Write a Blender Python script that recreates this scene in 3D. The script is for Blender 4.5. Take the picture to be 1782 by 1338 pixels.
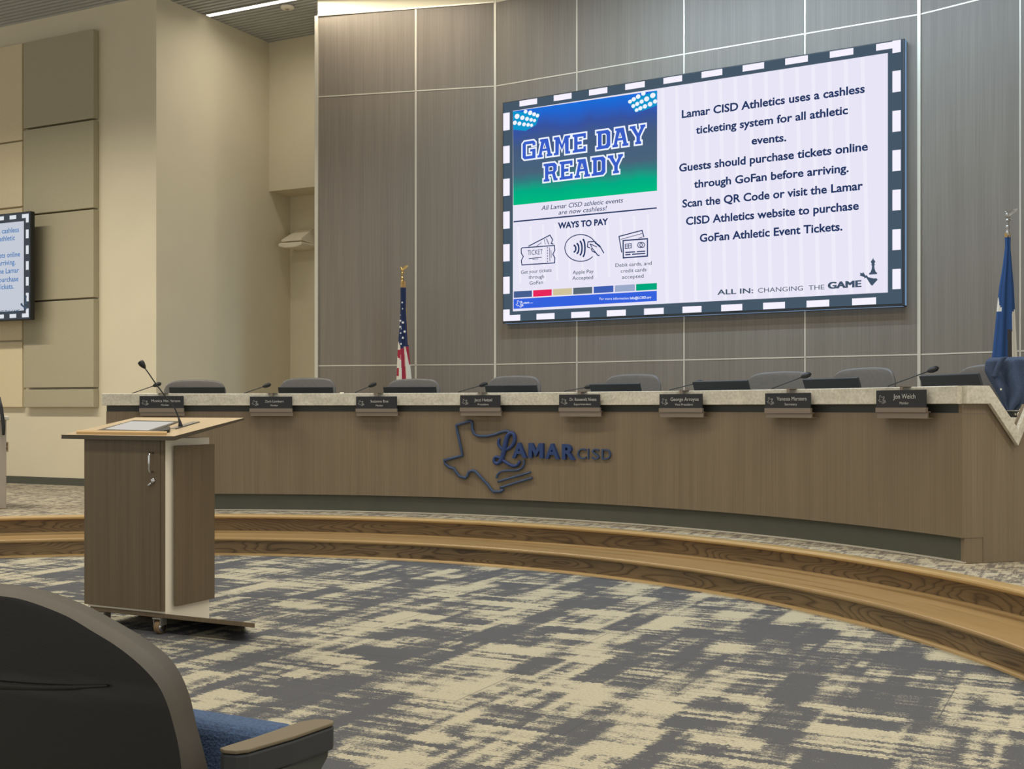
import bpy, math, random
from mathutils import Vector, Matrix
random.seed(7)
for o in list(bpy.data.objects): bpy.data.objects.remove(o)
SC = bpy.context.scene
COL = SC.collection
# ------------------------------------------------------------------ camera, world, lights, exposure
F = 2050.0; CX = 891.0; HZ = 711.0; H = 1.2
cam = bpy.data.objects.new('camera', bpy.data.cameras.new('camera')); COL.objects.link(cam)
cam.location = (0, 0, H); cam.rotation_euler = (math.pi/2, 0, 0)
cam.data.sensor_fit = 'HORIZONTAL'; cam.data.sensor_width = 36.0; cam.data.lens = 36.0*F/1782
cam.data.shift_y = (HZ-669)/1782
cam.data.clip_start = 0.05; cam.data.clip_end = 100
SC.camera = cam
SC.view_settings.view_transform = 'Standard'; SC.view_settings.look = 'None'
SC.view_settings.exposure = 0.0; SC.view_settings.gamma = 1.0; SC.view_settings.use_curve_mapping = False
w = bpy.data.worlds.new('world'); SC.world = w; w.use_nodes = True
w.node_tree.nodes['Background'].inputs[0].default_value = (1.0, 0.97, 0.91, 1)
w.node_tree.nodes['Background'].inputs[1].default_value = 0.70
RA = math.radians(27.0)                     # the room's own axis against the camera
def lamp(name, loc, sx, sy, power, col, rotz=-RA, tilt=0.0, spread=142):
    l = bpy.data.lights.new(name, 'AREA'); l.shape = 'RECTANGLE'; l.size = sx; l.size_y = sy
    l.energy = power; l.color = col; l.spread = math.radians(spread)
    o = bpy.data.objects.new(name, l); COL.objects.link(o); o.location = loc
    o.rotation_euler = (tilt, 0, rotz); return o
WARM = (1.0, 0.925, 0.80); NEUT = (1.0, 0.95, 0.88); COOL = (0.58, 0.78, 1.0)
CZ = 5.85                                   # ceiling height
# linear ceiling lights of the hall (their light only; they hang outside the frame)
for i, (x, y, p) in enumerate([(-4.6, 9.6, 110), (-1.2, 7.4, 62), (2.2, 5.6, 60),
                               (-5.2, 4.6, 60), (-1.6, 3.2, 50), (1.8, 1.4, 95), (4.9, 2.6, 150), (-3.0, -0.8, 40), (-7.0, 11.0, 130)]):
    lamp('ceiling_lamp', (x, y, CZ-0.12), 3.2, 0.10, p, WARM)
# lamps added over the dais; cool pair imitates bluish haze round the screen
lamp('added_wall_lamp', (-1.3, 11.3, CZ-0.12), 2.2, 0.10, 11, NEUT, rotz=-math.radians(12), tilt=math.radians(25))
lamp('added_wall_lamp', (1.0, 9.9, CZ-0.12), 2.8, 0.10, 90, COOL, rotz=-math.radians(31.5), tilt=math.radians(28))
lamp('added_wall_lamp', (2.5, 8.2, CZ-0.12), 2.0, 0.10, 60, COOL, rotz=-math.radians(38), tilt=math.radians(25))

# ------------------------------------------------------------------ helpers
def lin(c): return tuple(((v/255)/12.92 if v/255 <= .04045 else ((v/255+.055)/1.055)**2.4) for v in c)
def rgba(c): return (*lin(c), 1)
class MB:
    """collects geometry for ONE mesh object"""
    def __init__(s): s.v = []; s.f = []; s.m = []; s.uv = []; s.sm = []
    def face(s, ids, m=0, uv=None, smooth=False):
        s.f.append(tuple(ids)); s.m.append(m); s.uv.append(uv); s.sm.append(smooth)
    def add(s, verts, faces, m=0, smooth=False):
        b = len(s.v); s.v += [tuple(v) for v in verts]
        for f in faces: s.face([b+i for i in f], m, None, smooth)
    def box(s, x0, x1, y0, y1, z0, z1, m=0):
        s.add([(x0,y0,z0),(x1,y0,z0),(x1,y1,z0),(x0,y1,z0),(x0,y0,z1),(x1,y0,z1),(x1,y1,z1),(x0,y1,z1)],
              [(0,3,2,1),(4,5,6,7),(0,1,5,4),(1,2,6,5),(2,3,7,6),(3,0,4,7)], m)
    def prism(s, poly, y0, y1, m=0, smooth=False):
        """polygon in (x,z) (counter-clockwise seen from -y) extruded in y"""
        a = sum(poly[i][0]*poly[(i+1)%len(poly)][1]-poly[(i+1)%len(poly)][0]*poly[i][1] for i in range(len(poly)))
        if a < 0: poly = poly[::-1]
        n = len(poly)
        s.add([(p[0],y0,p[1]) for p in poly]+[(p[0],y1,p[1]) for p in poly],
              [tuple(range(n)), tuple(range(2*n-1,n-1,-1))]+[(i,n+i,n+(i+1)%n,(i+1)%n) for i in range(n)], m, smooth)
    def vprism(s, poly, z0, z1, m=0):
        a = sum(poly[i][0]*poly[(i+1)%len(poly)][1]-poly[(i+1)%len(poly)][0]*poly[i][1] for i in range(len(poly)))
        if a < 0: poly = poly[::-1]
        n = len(poly)
        s.add([(p[0],p[1],z0) for p in poly]+[(p[0],p[1],z1) for p in poly],
              [tuple(range(n-1,-1,-1)), tuple(range(n,2*n))]+[(i,(i+1)%n,n+(i+1)%n,n+i) for i in range(n)], m)
    def tube(s, pts, r, n=8, m=0, cap=True, closed=False):
        pts = [Vector(p) for p in pts]; k = len(pts); rad = r if isinstance(r,(list,tuple)) else [r]*k
        b = len(s.v); prev = None
        for i, p in enumerate(pts):
            if closed: t = (pts[(i+1)%k]-pts[i-1])
            else: t = (pts[min(i+1,k-1)]-pts[max(i-1,0)])
            t.normalize()
            if prev is None:
                u = t.orthogonal().normalized()
            else:
                u = (prev - t*prev.dot(t)); u = u.normalized() if u.length > 1e-6 else t.orthogonal().normalized()
            prev = u; q = t.cross(u)
            for j in range(n):
                a = 2*math.pi*j/n; s.v.append(tuple(p+(u*math.cos(a)+q*math.sin(a))*rad[i]))
        for i in range(k if closed else k-1):
            i2 = (i+1)%k
            for j in range(n):
                s.face((b+i*n+j, b+i*n+(j+1)%n, b+i2*n+(j+1)%n, b+i2*n+j), m, None, True)
        if cap and not closed:
            s.face([b+j for j in range(n-1,-1,-1)], m); s.face([b+(k-1)*n+j for j in range(n)], m)
    def lathe(s, prof, c=(0,0,0), n=20, m=0, axis='z'):
        b = len(s.v)
        for r, z in prof:
            for j in range(n):
                a = 2*math.pi*j/n; p = (r*math.cos(a), r*math.sin(a), z)
                if axis == 'y': p = (p[0], p[2], p[1])
                if axis == 'x': p = (p[2], p[0], p[1])
                s.v.append((c[0]+p[0], c[1]+p[1], c[2]+p[2]))
        for i in range(len(prof)-1):
            for j in range(n):
                s.face((b+i*n+j, b+i*n+(j+1)%n, b+(i+1)*n+(j+1)%n, b+(i+1)*n+j), m, None, True)
        s.face([b+j for j in range(n-1,-1,-1)], m); s.face([b+(len(prof)-1)*n+j for j in range(n)], m)
    def ball(s, c, rx, ry, rz, n=12, k=8, m=0, M=None):
        b = len(s.v)
        for i in range(k+1):
            p = math.pi*i/k
            for j in range(n):
                a = 2*math.pi*j/n; v = Vector((rx*math.sin(p)*math.cos(a), ry*math.sin(p)*math.sin(a), rz*math.cos(p)))
                if M: v = M @ v
                s.v.append((c[0]+v.x, c[1]+v.y, c[2]+v.z))
        for i in range(k):
            for j in range(n): s.face((b+i*n+j, b+(i+1)*n+j, b+(i+1)*n+(j+1)%n, b+i*n+(j+1)%n), m, None, True)
    def grid(s, fn, nu, nv, m=0, smooth=True, mf=None, uvf=None):
        b = len(s.v)
        for i in range(nu+1):
            for j in range(nv+1): s.v.append(tuple(fn(i/nu, j/nv)))
        for i in range(nu):
            for j in range(nv):
                uv = None
                if uvf: uv = [uvf(i/nu,j/nv), uvf((i+1)/nu,j/nv), uvf((i+1)/nu,(j+1)/nv), uvf(i/nu,(j+1)/nv)]
                s.face((b+i*(nv+1)+j, b+(i+1)*(nv+1)+j, b+(i+1)*(nv+1)+j+1, b+i*(nv+1)+j+1), mf((i+.5)/nu,(j+.5)/nv) if mf else m, uv, smooth)
    def mesh(s, name):
        me = bpy.data.meshes.new(name); me.from_pydata(s.v, [], s.f)
        me.polygons.foreach_set('material_index', s.m); me.polygons.foreach_set('use_smooth', s.sm)
        if any(u is not None for u in s.uv):
            l = me.uv_layers.new(name='UVMap'); k = 0
            for p, u in zip(me.polygons, s.uv):
                for q in range(p.loop_total):
                    l.data[p.loop_start+q].uv = u[q] if u else (0, 0)
        me.update(); return me
def obj(name, mb, mats, parent=None, bevel=0, seg=2, sub=0, solid=0, fix=False):
    o = bpy.data.objects.new(name, mb.mesh(name)); COL.objects.link(o)
    for m in (mats if isinstance(mats,(list,tuple)) else [mats]): o.data.materials.append(m)
    if parent: o.parent = parent
    if fix:
        import bmesh
        bm = bmesh.new(); bm.from_mesh(o.data); bmesh.ops.recalc_face_normals(bm, faces=bm.faces); bm.to_mesh(o.data); bm.free()
    if solid:
        q = o.modifiers.new('s','SOLIDIFY'); q.thickness = solid; q.offset = 0
    if bevel:
        q = o.modifiers.new('b','BEVEL'); q.width = bevel; q.segments = seg; q.limit_method = 'ANGLE'; q.angle_limit = math.radians(40)
    if sub:
        q = o.modifiers.new('u','SUBSURF'); q.levels = sub; q.render_levels = sub
    return o
def tag(o, label, cat, group=None):
    o['label'] = label; o['category'] = cat
    if group: o['group'] = group
    return o
def thing(name, label, cat, loc=(0,0,0), a=0.0, group=None):
    o = bpy.data.objects.new(name, None); COL.objects.link(o); o.empty_display_size = .1
    o.location = loc; o.rotation_euler = (0, 0, -a)
    return tag(o, label, cat, group)
def struct(name, mb, mats, parent=None, **k):
    o = obj(name, mb, mats, parent, **k)
    if not parent: o['kind'] = 'structure'
    return o
def copy_tree(o, parent=None):
    c = o.copy(); COL.objects.link(c)
    if parent: c.parent = parent
    for ch in list(o.children): copy_tree(ch, c)
    return c
class Fr:
    """an upright local frame: x along the face, y away from the viewer, z up"""
    def __init__(s, ox, oy, a, oz=0.0):
        s.o = Vector((ox, oy, oz)); s.a = a
        s.ex = Vector((math.cos(a), -math.sin(a), 0)); s.ey = Vector((math.sin(a), math.cos(a), 0))
    def at(s, x, y, ly=0.0):          # photo position -> (local x, local z) on the plane y = ly
        kx = (x-CX)/F; kz = (HZ-y)/F
        t = (ly + s.o.x*s.ey.x + s.o.y*s.ey.y)/(kx*s.ey.x + s.ey.y)
        p = Vector((kx*t, t, H+kz*t)) - s.o
        return (p.dot(s.ex), p.z)
    def w(s, x, y, z): return s.o + s.ex*x + s.ey*y + Vector((0,0,z))
def ray(x, y, D): return Vector(((x-CX)/F*D, D, H+(HZ-y)/F*D))

# ------------------------------------------------------------------ materials
def mat(name, col, rough=.6, metal=0, spec=.4, var=0, vs=8, sheen=0, bump=0, bs=200):
    m = bpy.data.materials.new(name); m.use_nodes = True; nt = m.node_tree; b = nt.nodes['Principled BSDF']
    b.inputs['Base Color'].default_value = rgba(col); b.inputs['Roughness'].default_value = rough
    b.inputs['Metallic'].default_value = metal; b.inputs['Specular IOR Level'].default_value = spec
    if sheen: b.inputs['Sheen Weight'].default_value = sheen
    if var or bump:
        tc = nt.nodes.new('ShaderNodeTexCoord'); n = nt.nodes.new('ShaderNodeTexNoise')
        n.inputs['Scale'].default_value = vs; n.inputs['Detail'].default_value = 5
        nt.links.new(tc.outputs['Object'], n.inputs['Vector'])
        if var:
            r = nt.nodes.new('ShaderNodeValToRGB'); nt.links.new(n.outputs['Fac'], r.inputs[0])
            c = lin(col)
            r.color_ramp.elements[0].position = .3; r.color_ramp.elements[1].position = .7
            r.color_ramp.elements[0].color = tuple(v*(1-var) for v in c)+(1,)
            r.color_ramp.elements[1].color = tuple(min(1,v*(1+var)) for v in c)+(1,)
            nt.links.new(r.outputs[0], b.inputs['Base Color'])
        if bump:
            n2 = nt.nodes.new('ShaderNodeTexNoise'); n2.inputs['Scale'].default_value = bs
            nt.links.new(tc.outputs['Object'], n2.inputs['Vector'])
            bp = nt.nodes.new('ShaderNodeBump'); bp.inputs['Strength'].default_value = bump; bp.inputs['Distance'].default_value = .003
            nt.links.new(n2.outputs['Fac'], bp.inputs['Height']); nt.links.new(bp.outputs[0], b.inputs['Normal'])
    return m
def emis(name, col, st=1.0):
    m = bpy.data.materials.new(name); m.use_nodes = True; nt = m.node_tree; nt.nodes.clear()
    e = nt.nodes.new('ShaderNodeEmission'); e.inputs[0].default_value = rgba(col); e.inputs[1].default_value = st
    o = nt.nodes.new('ShaderNodeOutputMaterial'); nt.links.new(e.outputs[0], o.inputs[0]); return m
def N(nt, t, **k):
    n = nt.nodes.new('ShaderNode'+t)
    for a, v in k.items(): setattr(n, a, v)
    return n
def mth(nt, op, a, b=None, c=None):
    n = N(nt, 'Math', operation=op)
    for i, v in enumerate((a, b, c)):
        if v is None: continue
        if isinstance(v, (int, float)): n.inputs[i].default_value = v
        else: nt.links.new(v, n.inputs[i])
    return n.outputs[0]
def ramp(nt, src, stops, interp='LINEAR'):
    r = N(nt, 'ValToRGB'); r.color_ramp.interpolation = interp; e = r.color_ramp.elements
    while len(e) < len(stops): e.new(.5)
    for q, (p, c) in zip(e, stops): q.position = p; q.color = rgba(c) if max(c) > 1 else (*c, 1)
    nt.links.new(src, r.inputs[0]); return r.outputs[0]
def mapped(nt, scale, rz=0.0, src='Object'):
    tc = N(nt, 'TexCoord'); mp = N(nt, 'Mapping'); mp.inputs['Rotation'].default_value = (0, 0, rz)
    mp2 = N(nt, 'Mapping'); mp2.inputs['Scale'].default_value = scale
    nt.links.new(tc.outputs[src], mp.inputs[0]); nt.links.new(mp.outputs[0], mp2.inputs[0]); return mp2.outputs[0]
def noise(nt, vec, sc=1, det=3, rough=.5):
    n = N(nt, 'TexNoise'); n.inputs['Scale'].default_value = sc; n.inputs['Detail'].default_value = det
    n.inputs['Roughness'].default_value = rough; nt.links.new(vec, n.inputs['Vector']); return n.outputs['Fac']
def grained(name, dark, light, rough=.45, sc=(70,70,1.2)):
    """fine straight vertical laminate grain"""
    m = bpy.data.materials.new(name); m.use_nodes = True; nt = m.node_tree; b = nt.nodes['Principled BSDF']
    f1 = noise(nt, mapped(nt, sc), 1, 4, .6); f2 = noise(nt, mapped(nt, (sc[0]/9, sc[1]/9, sc[2]/3)), 1, 2)
    v = mth(nt, 'ADD', mth(nt, 'MULTIPLY', f1, .65), mth(nt, 'MULTIPLY', f2, .35))
    nt.links.new(ramp(nt, v, [(.36, dark), (.64, light)]), b.inputs['Base Color'])
    b.inputs['Roughness'].default_value = rough; b.inputs['Specular IOR Level'].default_value = .35; return m
def oak(name, dark, light, line, freq, su, sv, rough=.38):
    """oak with cathedral figure; u runs along the board"""
    m = bpy.data.materials.new(name); m.use_nodes = True; nt = m.node_tree; b = nt.nodes['Principled BSDF']
    vec = mapped(nt, (su, sv, 1), src='UV')
    n1 = noise(nt, vec, 1, 2.5, .45)
    s = mth(nt, 'FRACT', mth(nt, 'MULTIPLY', n1, freq))
    f = noise(nt, mapped(nt, (6, 160, 1), src='UV'), 1, 3)
    base = ramp(nt, mth(nt, 'ADD', mth(nt,'MULTIPLY', f, .6), mth(nt,'MULTIPLY', noise(nt, mapped(nt,(1.3,5,1),src='UV'),1,2), .4)), [(.35, dark), (.65, light)])
    ln = ramp(nt, s, [(0, (.8,.8,.8)), (.12, (.3,.3,.3)), (.4, (.06,.06,.06)), (.8, (.04,.04,.04)), (1, (.75,.75,.75))])
    mx = N(nt, 'MixRGB'); nt.links.new(ln, mx.inputs[0]); nt.links.new(base, mx.inputs[1]); mx.inputs[2].default_value = rgba(line)
    nt.links.new(mx.outputs[0], b.inputs['Base Color']); b.inputs['Roughness'].default_value = rough
    return m
def carpet(name, dark, dark2, cream, cream2, rz, k=1.0, thr=.5, fine=.0):
    m = bpy.data.materials.new(name); m.use_nodes = True; nt = m.node_tree; b = nt.nodes['Principled BSDF']
    jt = noise(nt, mapped(nt, (3*k, 130*k, 1), rz), 1, 2); jt2 = noise(nt, mapped(nt, (60*k, 5*k, 1), rz), 1, 2)
    cb0 = N(nt, 'CombineXYZ'); nt.links.new(mth(nt, 'MULTIPLY', mth(nt, 'SUBTRACT', jt, .5), .10/k), cb0.inputs[0]); nt.links.new(mth(nt, 'MULTIPLY', mth(nt, 'SUBTRACT', jt2, .5), .06/k), cb0.inputs[1])
    tcr = mapped(nt, (1, 1, 0), rz)
    ad0 = N(nt, 'VectorMath', operation='ADD'); nt.links.new(tcr, ad0.inputs[0]); nt.links.new(cb0.outputs[0], ad0.inputs[1])
    def vor(wx, wy, off):
        """random rectangles wx by wy metres, threads ragged along the lie of the pile"""
        br = N(nt, 'TexBrick'); br.inputs['Scale'].default_value = 1; br.inputs['Mortar Size'].default_value = 0
        br.inputs['Brick Width'].default_value = wx/k; br.inputs['Row Height'].default_value = wy/k; br.offset = .37; br.squash = .6; br.squash_frequency = 3
        br.inputs['Color1'].default_value = (0,0,0,1); br.inputs['Color2'].default_value = (1,1,1,1)
        mp = N(nt, 'VectorMath', operation='ADD'); mp.inputs[1].default_value = (off, off*1.7, 0)
        nt.links.new(ad0.outputs[0], mp.inputs[0]); nt.links.new(mp.outputs[0], br.inputs['Vector'])
        sp = N(nt, 'SeparateColor'); nt.links.new(br.outputs['Color'], sp.inputs[0]); return sp.outputs[0]
    v1 = vor(.17, .58, 3.0); v2 = vor(.30, .15, 7.3); v3 = vor(.50, .035, 13.1); v4 = vor(.045, .46, 19.7)
    st = noise(nt, mapped(nt, (1.6*k, 60*k, 1), rz), 1, 2)
    big = noise(nt, mapped(nt, (1.2*k, 1.0*k, 1), rz), 1, 2)
    v = mth(nt, 'ADD', mth(nt,'MULTIPLY', v1, .30), mth(nt,'MULTIPLY', v2, .24))
    v = mth(nt, 'ADD', v, mth(nt,'MULTIPLY', v3, .20)); v = mth(nt, 'ADD', v, mth(nt,'MULTIPLY', v4, .17)); v = mth(nt, 'ADD', v, mth(nt,'MULTIPLY', st, .22))
    v = mth(nt, 'ADD', v, mth(nt,'MULTIPLY', big, .16))
    pile = noise(nt, mapped(nt, (420, 150, 1), rz+.5), 1, 2); 
    v = mth(nt, 'ADD', v, mth(nt,'MULTIPLY', mth(nt,'SUBTRACT', pile, .5), .30))
    pil2 = noise(nt, mapped(nt, (150, 70, 1), rz+.5), 1, 3, .65)
    v = mth(nt, 'ADD', v, mth(nt,'MULTIPLY', mth(nt,'SUBTRACT', pil2, .5), .34))
    mask = ramp(nt, v, [(thr-.04, (0,0,0)), (thr+.07, (1,1,1))])
    wv = N(nt, 'TexWave'); wv.inputs['Scale'].default_value = 32; wv.inputs['Distortion'].default_value = 1.5; wv.inputs['Detail'].default_value = 1
    nt.links.new(mapped(nt, (1,1,1), rz+.9), wv.inputs[0])
    cr = N(nt, 'MixRGB'); nt.links.new(mth(nt,'ADD', mth(nt,'MULTIPLY', wv.outputs['Fac'], .45), mth(nt,'MULTIPLY', pil2, .75)), cr.inputs[0]); cr.inputs[1].default_value = rgba(cream2); cr.inputs[2].default_value = rgba(cream)
    dk = ramp(nt, noise(nt, mapped(nt, (260, 260, 1)), 1, 2), [(.3, dark2), (.7, dark)])
    mx = N(nt, 'MixRGB'); nt.links.new(mask, mx.inputs[0]); nt.links.new(dk, mx.inputs[1]); nt.links.new(cr.outputs[0], mx.inputs[2])
    # carpet-plank seams
    br = N(nt, 'TexBrick'); br.inputs['Scale'].default_value = 1; br.inputs['Mortar Size'].default_value = .004; br.inputs['Brick Width'].default_value = 1.2; br.inputs['Row Height'].default_value = .6
    br.inputs['Mortar Smooth'].default_value = .4
    nt.links.new(mapped(nt, (1,1,1), rz), br.inputs['Vector'])
    mz = N(nt, 'MixRGB'); nt.links.new(mth(nt,'MULTIPLY', br.outputs['Fac'], .55), mz.inputs[0]); nt.links.new(mx.outputs[0], mz.inputs[1]); mz.inputs[2].default_value = rgba(dark2)
    nt.links.new(mz.outputs[0], b.inputs['Base Color']); b.inputs['Roughness'].default_value = .95; b.inputs['Specular IOR Level'].default_value = .1
    bp = N(nt, 'Bump'); bp.inputs['Strength'].default_value = .35; bp.inputs['Distance'].default_value = .004
    nt.links.new(pile, bp.inputs['Height']); nt.links.new(bp.outputs[0], b.inputs['Normal'])
    return m

M_floor = carpet('carpet_slate', (100,101,104), (78,79,82), (208,201,174), (112,108,98), RA, thr=.675)
M_dais = carpet('carpet_dais', (126,118,108), (96,89,84), (196,187,160), (140,132,116), RA, k=5.0, thr=.62)
M_wall = mat('painted_wall', (224,214,186), .75, var=.02, vs=2)
M_cream = mat('cream_fabric', (224,208,172), .9, var=.03, vs=60, bump=.2)
M_taupe = mat('taupe_fabric', (178,170,143), .9, var=.04, vs=60, bump=.2)
M_wood = grained('wall_laminate', (122,112,99), (136,126,112), sc=(110,110,1.2))
M_desk = grained('desk_laminate', (119,105,84), (132,118,96), sc=(110,110,1.2))
M_lect = grained('lectern_laminate', (100,86,66), (114,99,77), sc=(120,120,1.4))
M_lectop = grained('lectern_top_laminate', (204,182,148), (214,194,160), .3, (1.5,60,60))
M_trim = mat('pale_metal_trim', (214,206,186), .35, metal=.3)
M_base = mat('rubber_base', (84,85,74), .6, var=.04)
M_reveal = mat('dark_reveal', (72,74,70), .55)
M_oakr = oak('oak_riser', (122,100,68), (144,119,84), (62,46,28), 34, .6, 3.8)
M_oakt = oak('oak_tread', (156,128,84), (171,142,97), (126,100,63), 3, .5, 14, .3)
M_oake = oak('oak_edge', (178,149,100), (194,165,115), (142,113,70), 3, .5, 14, .28)
def stone():
    m = mat('stone_slab', (190,183,164), .35); nt = m.node_tree; b = nt.nodes['Principled BSDF']
    n = noise(nt, mapped(nt, (5,5,9)), 1, 8, .7); s = noise(nt, mapped(nt, (60,60,60)), 1, 3)
    nt.links.new(ramp(nt, mth(nt,'ADD', mth(nt,'MULTIPLY',n,.6), mth(nt,'MULTIPLY',s,.4)), [(.3,(168,163,148)),(.48,(202,197,180)),(.56,(214,209,193)),(.75,(238,234,222))]), b.inputs['Base Color']); return m
M_stone = stone()
M_blackp = mat('black_plastic', (34,34,34), .45)
M_dkgrey = mat('charcoal_plastic', (52,54,56), .5)
M_leather = mat('grey_leather', (104,101,98), .36, var=.06, vs=40, bump=.15, bs=300)
M_monitor = mat('monitor_shell', (50,54,58), .5)
M_silver = mat('brushed_silver', (176,172,164), .35, metal=.7)
M_chrome = mat('chrome', (220,220,220), .15, metal=1)
M_gold = mat('gilt', (212,178,110), .3, metal=.8)
M_white = mat('white_laminate', (243,235,214), .5)
M_plate = mat('plate_black', (40,42,45), .4)
M_plates = mat('plate_holder', (136,124,110), .4, metal=.3)
M_print = mat('plate_print', (196,196,192), .5)
M_navyl = mat('logo_blue', (44,66,116), .45)
M_navyd = mat('logo_steel_blue', (58,76,108), .45)
M_grey = mat('pale_grey_paint', (168,160,148), .55)
M_slat = mat('ceiling_slat', (186,188,186), .6)
M_void = mat('ceiling_void', (64,66,68), .9)
M_lamp = emis('lamp_diffuser', (255,250,236), 3.0)
M_seat = mat('blue_seat_fabric', (70,90,122), .95, var=.25, vs=160, bump=.6, bs=260)
M_shell = mat('black_shell', (31,30,28), .5, bump=.08, bs=350); M_rim = mat('vinyl_rim', (78,73,64), .55, bump=.12, bs=350)
M_arm = mat('armrest_brown', (112,101,80), .5)
M_jacket = mat('navy_cloth', (62,75,98), .9, var=.2, vs=120, bump=.3)  # navy lightened, with the screen's haze put into the cloth colour
M_fnavy = mat('flag_navy', (38,50,84), .85); M_fnavy2 = mat('flag_blue', (44,76,124), .85)
M_fred = mat('flag_red', (166,44,62), .85); M_fwhite = mat('flag_white', (224,216,198), .85); M_ffringe = mat('flag_fringe', (182,142,84), .7)
M_pole = mat('flag_pole_wood', (110,84,56), .4)

# ------------------------------------------------------------------ text
_tc = {}
def text2d(s, bold=0.0, shear=0.0, ext=0.0):
    k = (s, bold, shear, ext)
    if k not in _tc:
        c = bpy.data.curves.new('t', 'FONT'); c.body = s; c.offset = bold; c.shear = shear; c.extrude = ext; c.resolution_u = 3; c.size = 1
        o = bpy.data.objects.new('t', c); COL.objects.link(o)
        bpy.context.view_layer.update(); dg = bpy.context.evaluated_depsgraph_get()
        me = o.evaluated_get(dg).to_mesh()
        _tc[k] = ([tuple(v.co) for v in me.vertices], [tuple(p.vertices) for p in me.polygons])
        o.evaluated_get(dg).to_mesh_clear(); bpy.data.objects.remove(o); bpy.data.curves.remove(c)
    return _tc[k]
CAP = .73
def put_text(mb, s, p0, p1, ly, cap=None, bold=0.0, shear=0.0, m=0, ext=0.0, fn=None):
    """baseline from p0=(x,z) to p1; the width of the writing fills that distance"""
    vs, fs = text2d(s, bold, shear, 1.0 if ext else 0.0)
    x0 = min(v[0] for v in vs); x1 = max(v[0] for v in vs); sx = math.hypot(p1[0]-p0[0], p1[1]-p0[1])/(x1-x0)
    sz = cap/CAP if cap else sx
    dz = (p1[1]-p0[1])/(x1-x0); dx = (p1[0]-p0[0])/(x1-x0); out = []
    for v in vs:
        q = (p0[0]+(v[0]-x0)*dx, ly-(v[2])*ext, p0[1]+(v[0]-x0)*dz+v[1]*sz)
        out.append(fn(*q) if fn else q)
    mb.add(out, fs, m)

# ------------------------------------------------------------------ the setting
RC = Vector((-2.70, 4.65, 0))               # centre of the dais arcs
def pol(r, t, z=0): return (RC.x+r*math.cos(t), RC.y+r*math.sin(t), z)
R = math.radians
def sweep(mb, prof, t0, t1, n, m=0, closed=True, uvo=0.0, smooth=False, caps=True):
    """profile [(r,z)..] swept about the dais centre; u = length along the arc"""
    P = prof+[prof[0]] if closed else prof
    L = [0]
    for a, b in zip(P, P[1:]): L.append(L[-1]+math.hypot(a[0]-b[0], a[1]-b[1]))
    b = len(mb.v); k = len(P)
    for i in range(n+1):
        t = t0+(t1-t0)*i/n
        for r, z in P: mb.v.append(pol(r, t, z))
    for i in range(n):
        for j in range(k-1):
            ua = (t0+(t1-t0)*i/n)*5.3+uvo; ub = (t0+(t1-t0)*(i+1)/n)*5.3+uvo
            mb.face((b+i*k+j, b+(i+1)*k+j, b+(i+1)*k+j+1, b+i*k+j+1), m, [(ua,L[j]),(ub,L[j]),(ub,L[j+1]),(ua,L[j+1])], smooth)
    if closed and caps:
        mb.face([b+j for j in range(k-1)], m); mb.face([b+n*k+j for j in range(k-2,-1,-1)], m)

# floor and dais
mb = MB(); mb.add([(-14,-3,0),(12,-3,0),(12,20,0),(-14,20,0)], [(0,1,2,3)]); struct('floor', mb, M_floor)
mb = MB(); TA, TB = R(-28), R(150); n = 120
b0 = len(mb.v)
for i in range(n+1):
    t = TA+(TB-TA)*i/n; mb.v.append(pol(5.44, t, .298)); mb.v.append(pol(16, t, .298))
for i in range(n): mb.face((2*i, 2*i+1, 2*i+3, 2*i+2))
struct('dais_floor', mb, M_dais)
st = thing('dais_steps', 'two curved oak steps rising from the slate carpet to the dais', 'steps', (0,0,0))
def part_sweep(name, prof, mats, parent, t0=TA, t1=TB, n=140, uvo=0, smooth=False, **k):
    mb = MB(); sweep(mb, prof, t0, t1, n, 0, True, uvo, smooth); return obj(name, mb, mats, parent, fix=True, **k)
part_sweep('riser', [(5.012,.0),(5.012,.122),(5.04,.122),(5.04,.0)], M_oakr, st)
part_sweep('riser', [(5.405,.148),(5.405,.270),(5.43,.270),(5.43,.148)], M_oakr, st, uvo=37.3)
part_sweep('tread', [(4.985,.120),(4.978,.126),(4.976,.134),(4.979,.143),(4.988,.148),(5.41,.148),(5.41,.120)], M_oakt, st, smooth=False)
part_sweep('nosing', [(5.352,.270),(5.345,.277),(5.343,.286),(5.347,.295),(5.356,.300),(5.445,.300),(5.445,.270)], M_oake, st)
part_sweep('shoe_moulding', [(5.012,.0),(4.99,.0),(4.992,.009),(5.0,.016),(5.012,.018)], M_oake, st)
part_sweep('shoe_moulding', [(5.405,.148),(5.390,.148),(5.391,.154),(5.397,.160),(5.405,.162)], M_oake, st)

def wall(name, fr, x0, x1, z0, z1, th, m):
    mb = MB(); pts = [fr.w(x0,0,0), fr.w(x1,0,0), fr.w(x1,th,0), fr.w(x0,th,0)]
    mb.vprism([(p.x,p.y) for p in pts], z0, z1); return struct(name, mb, m)
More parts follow.
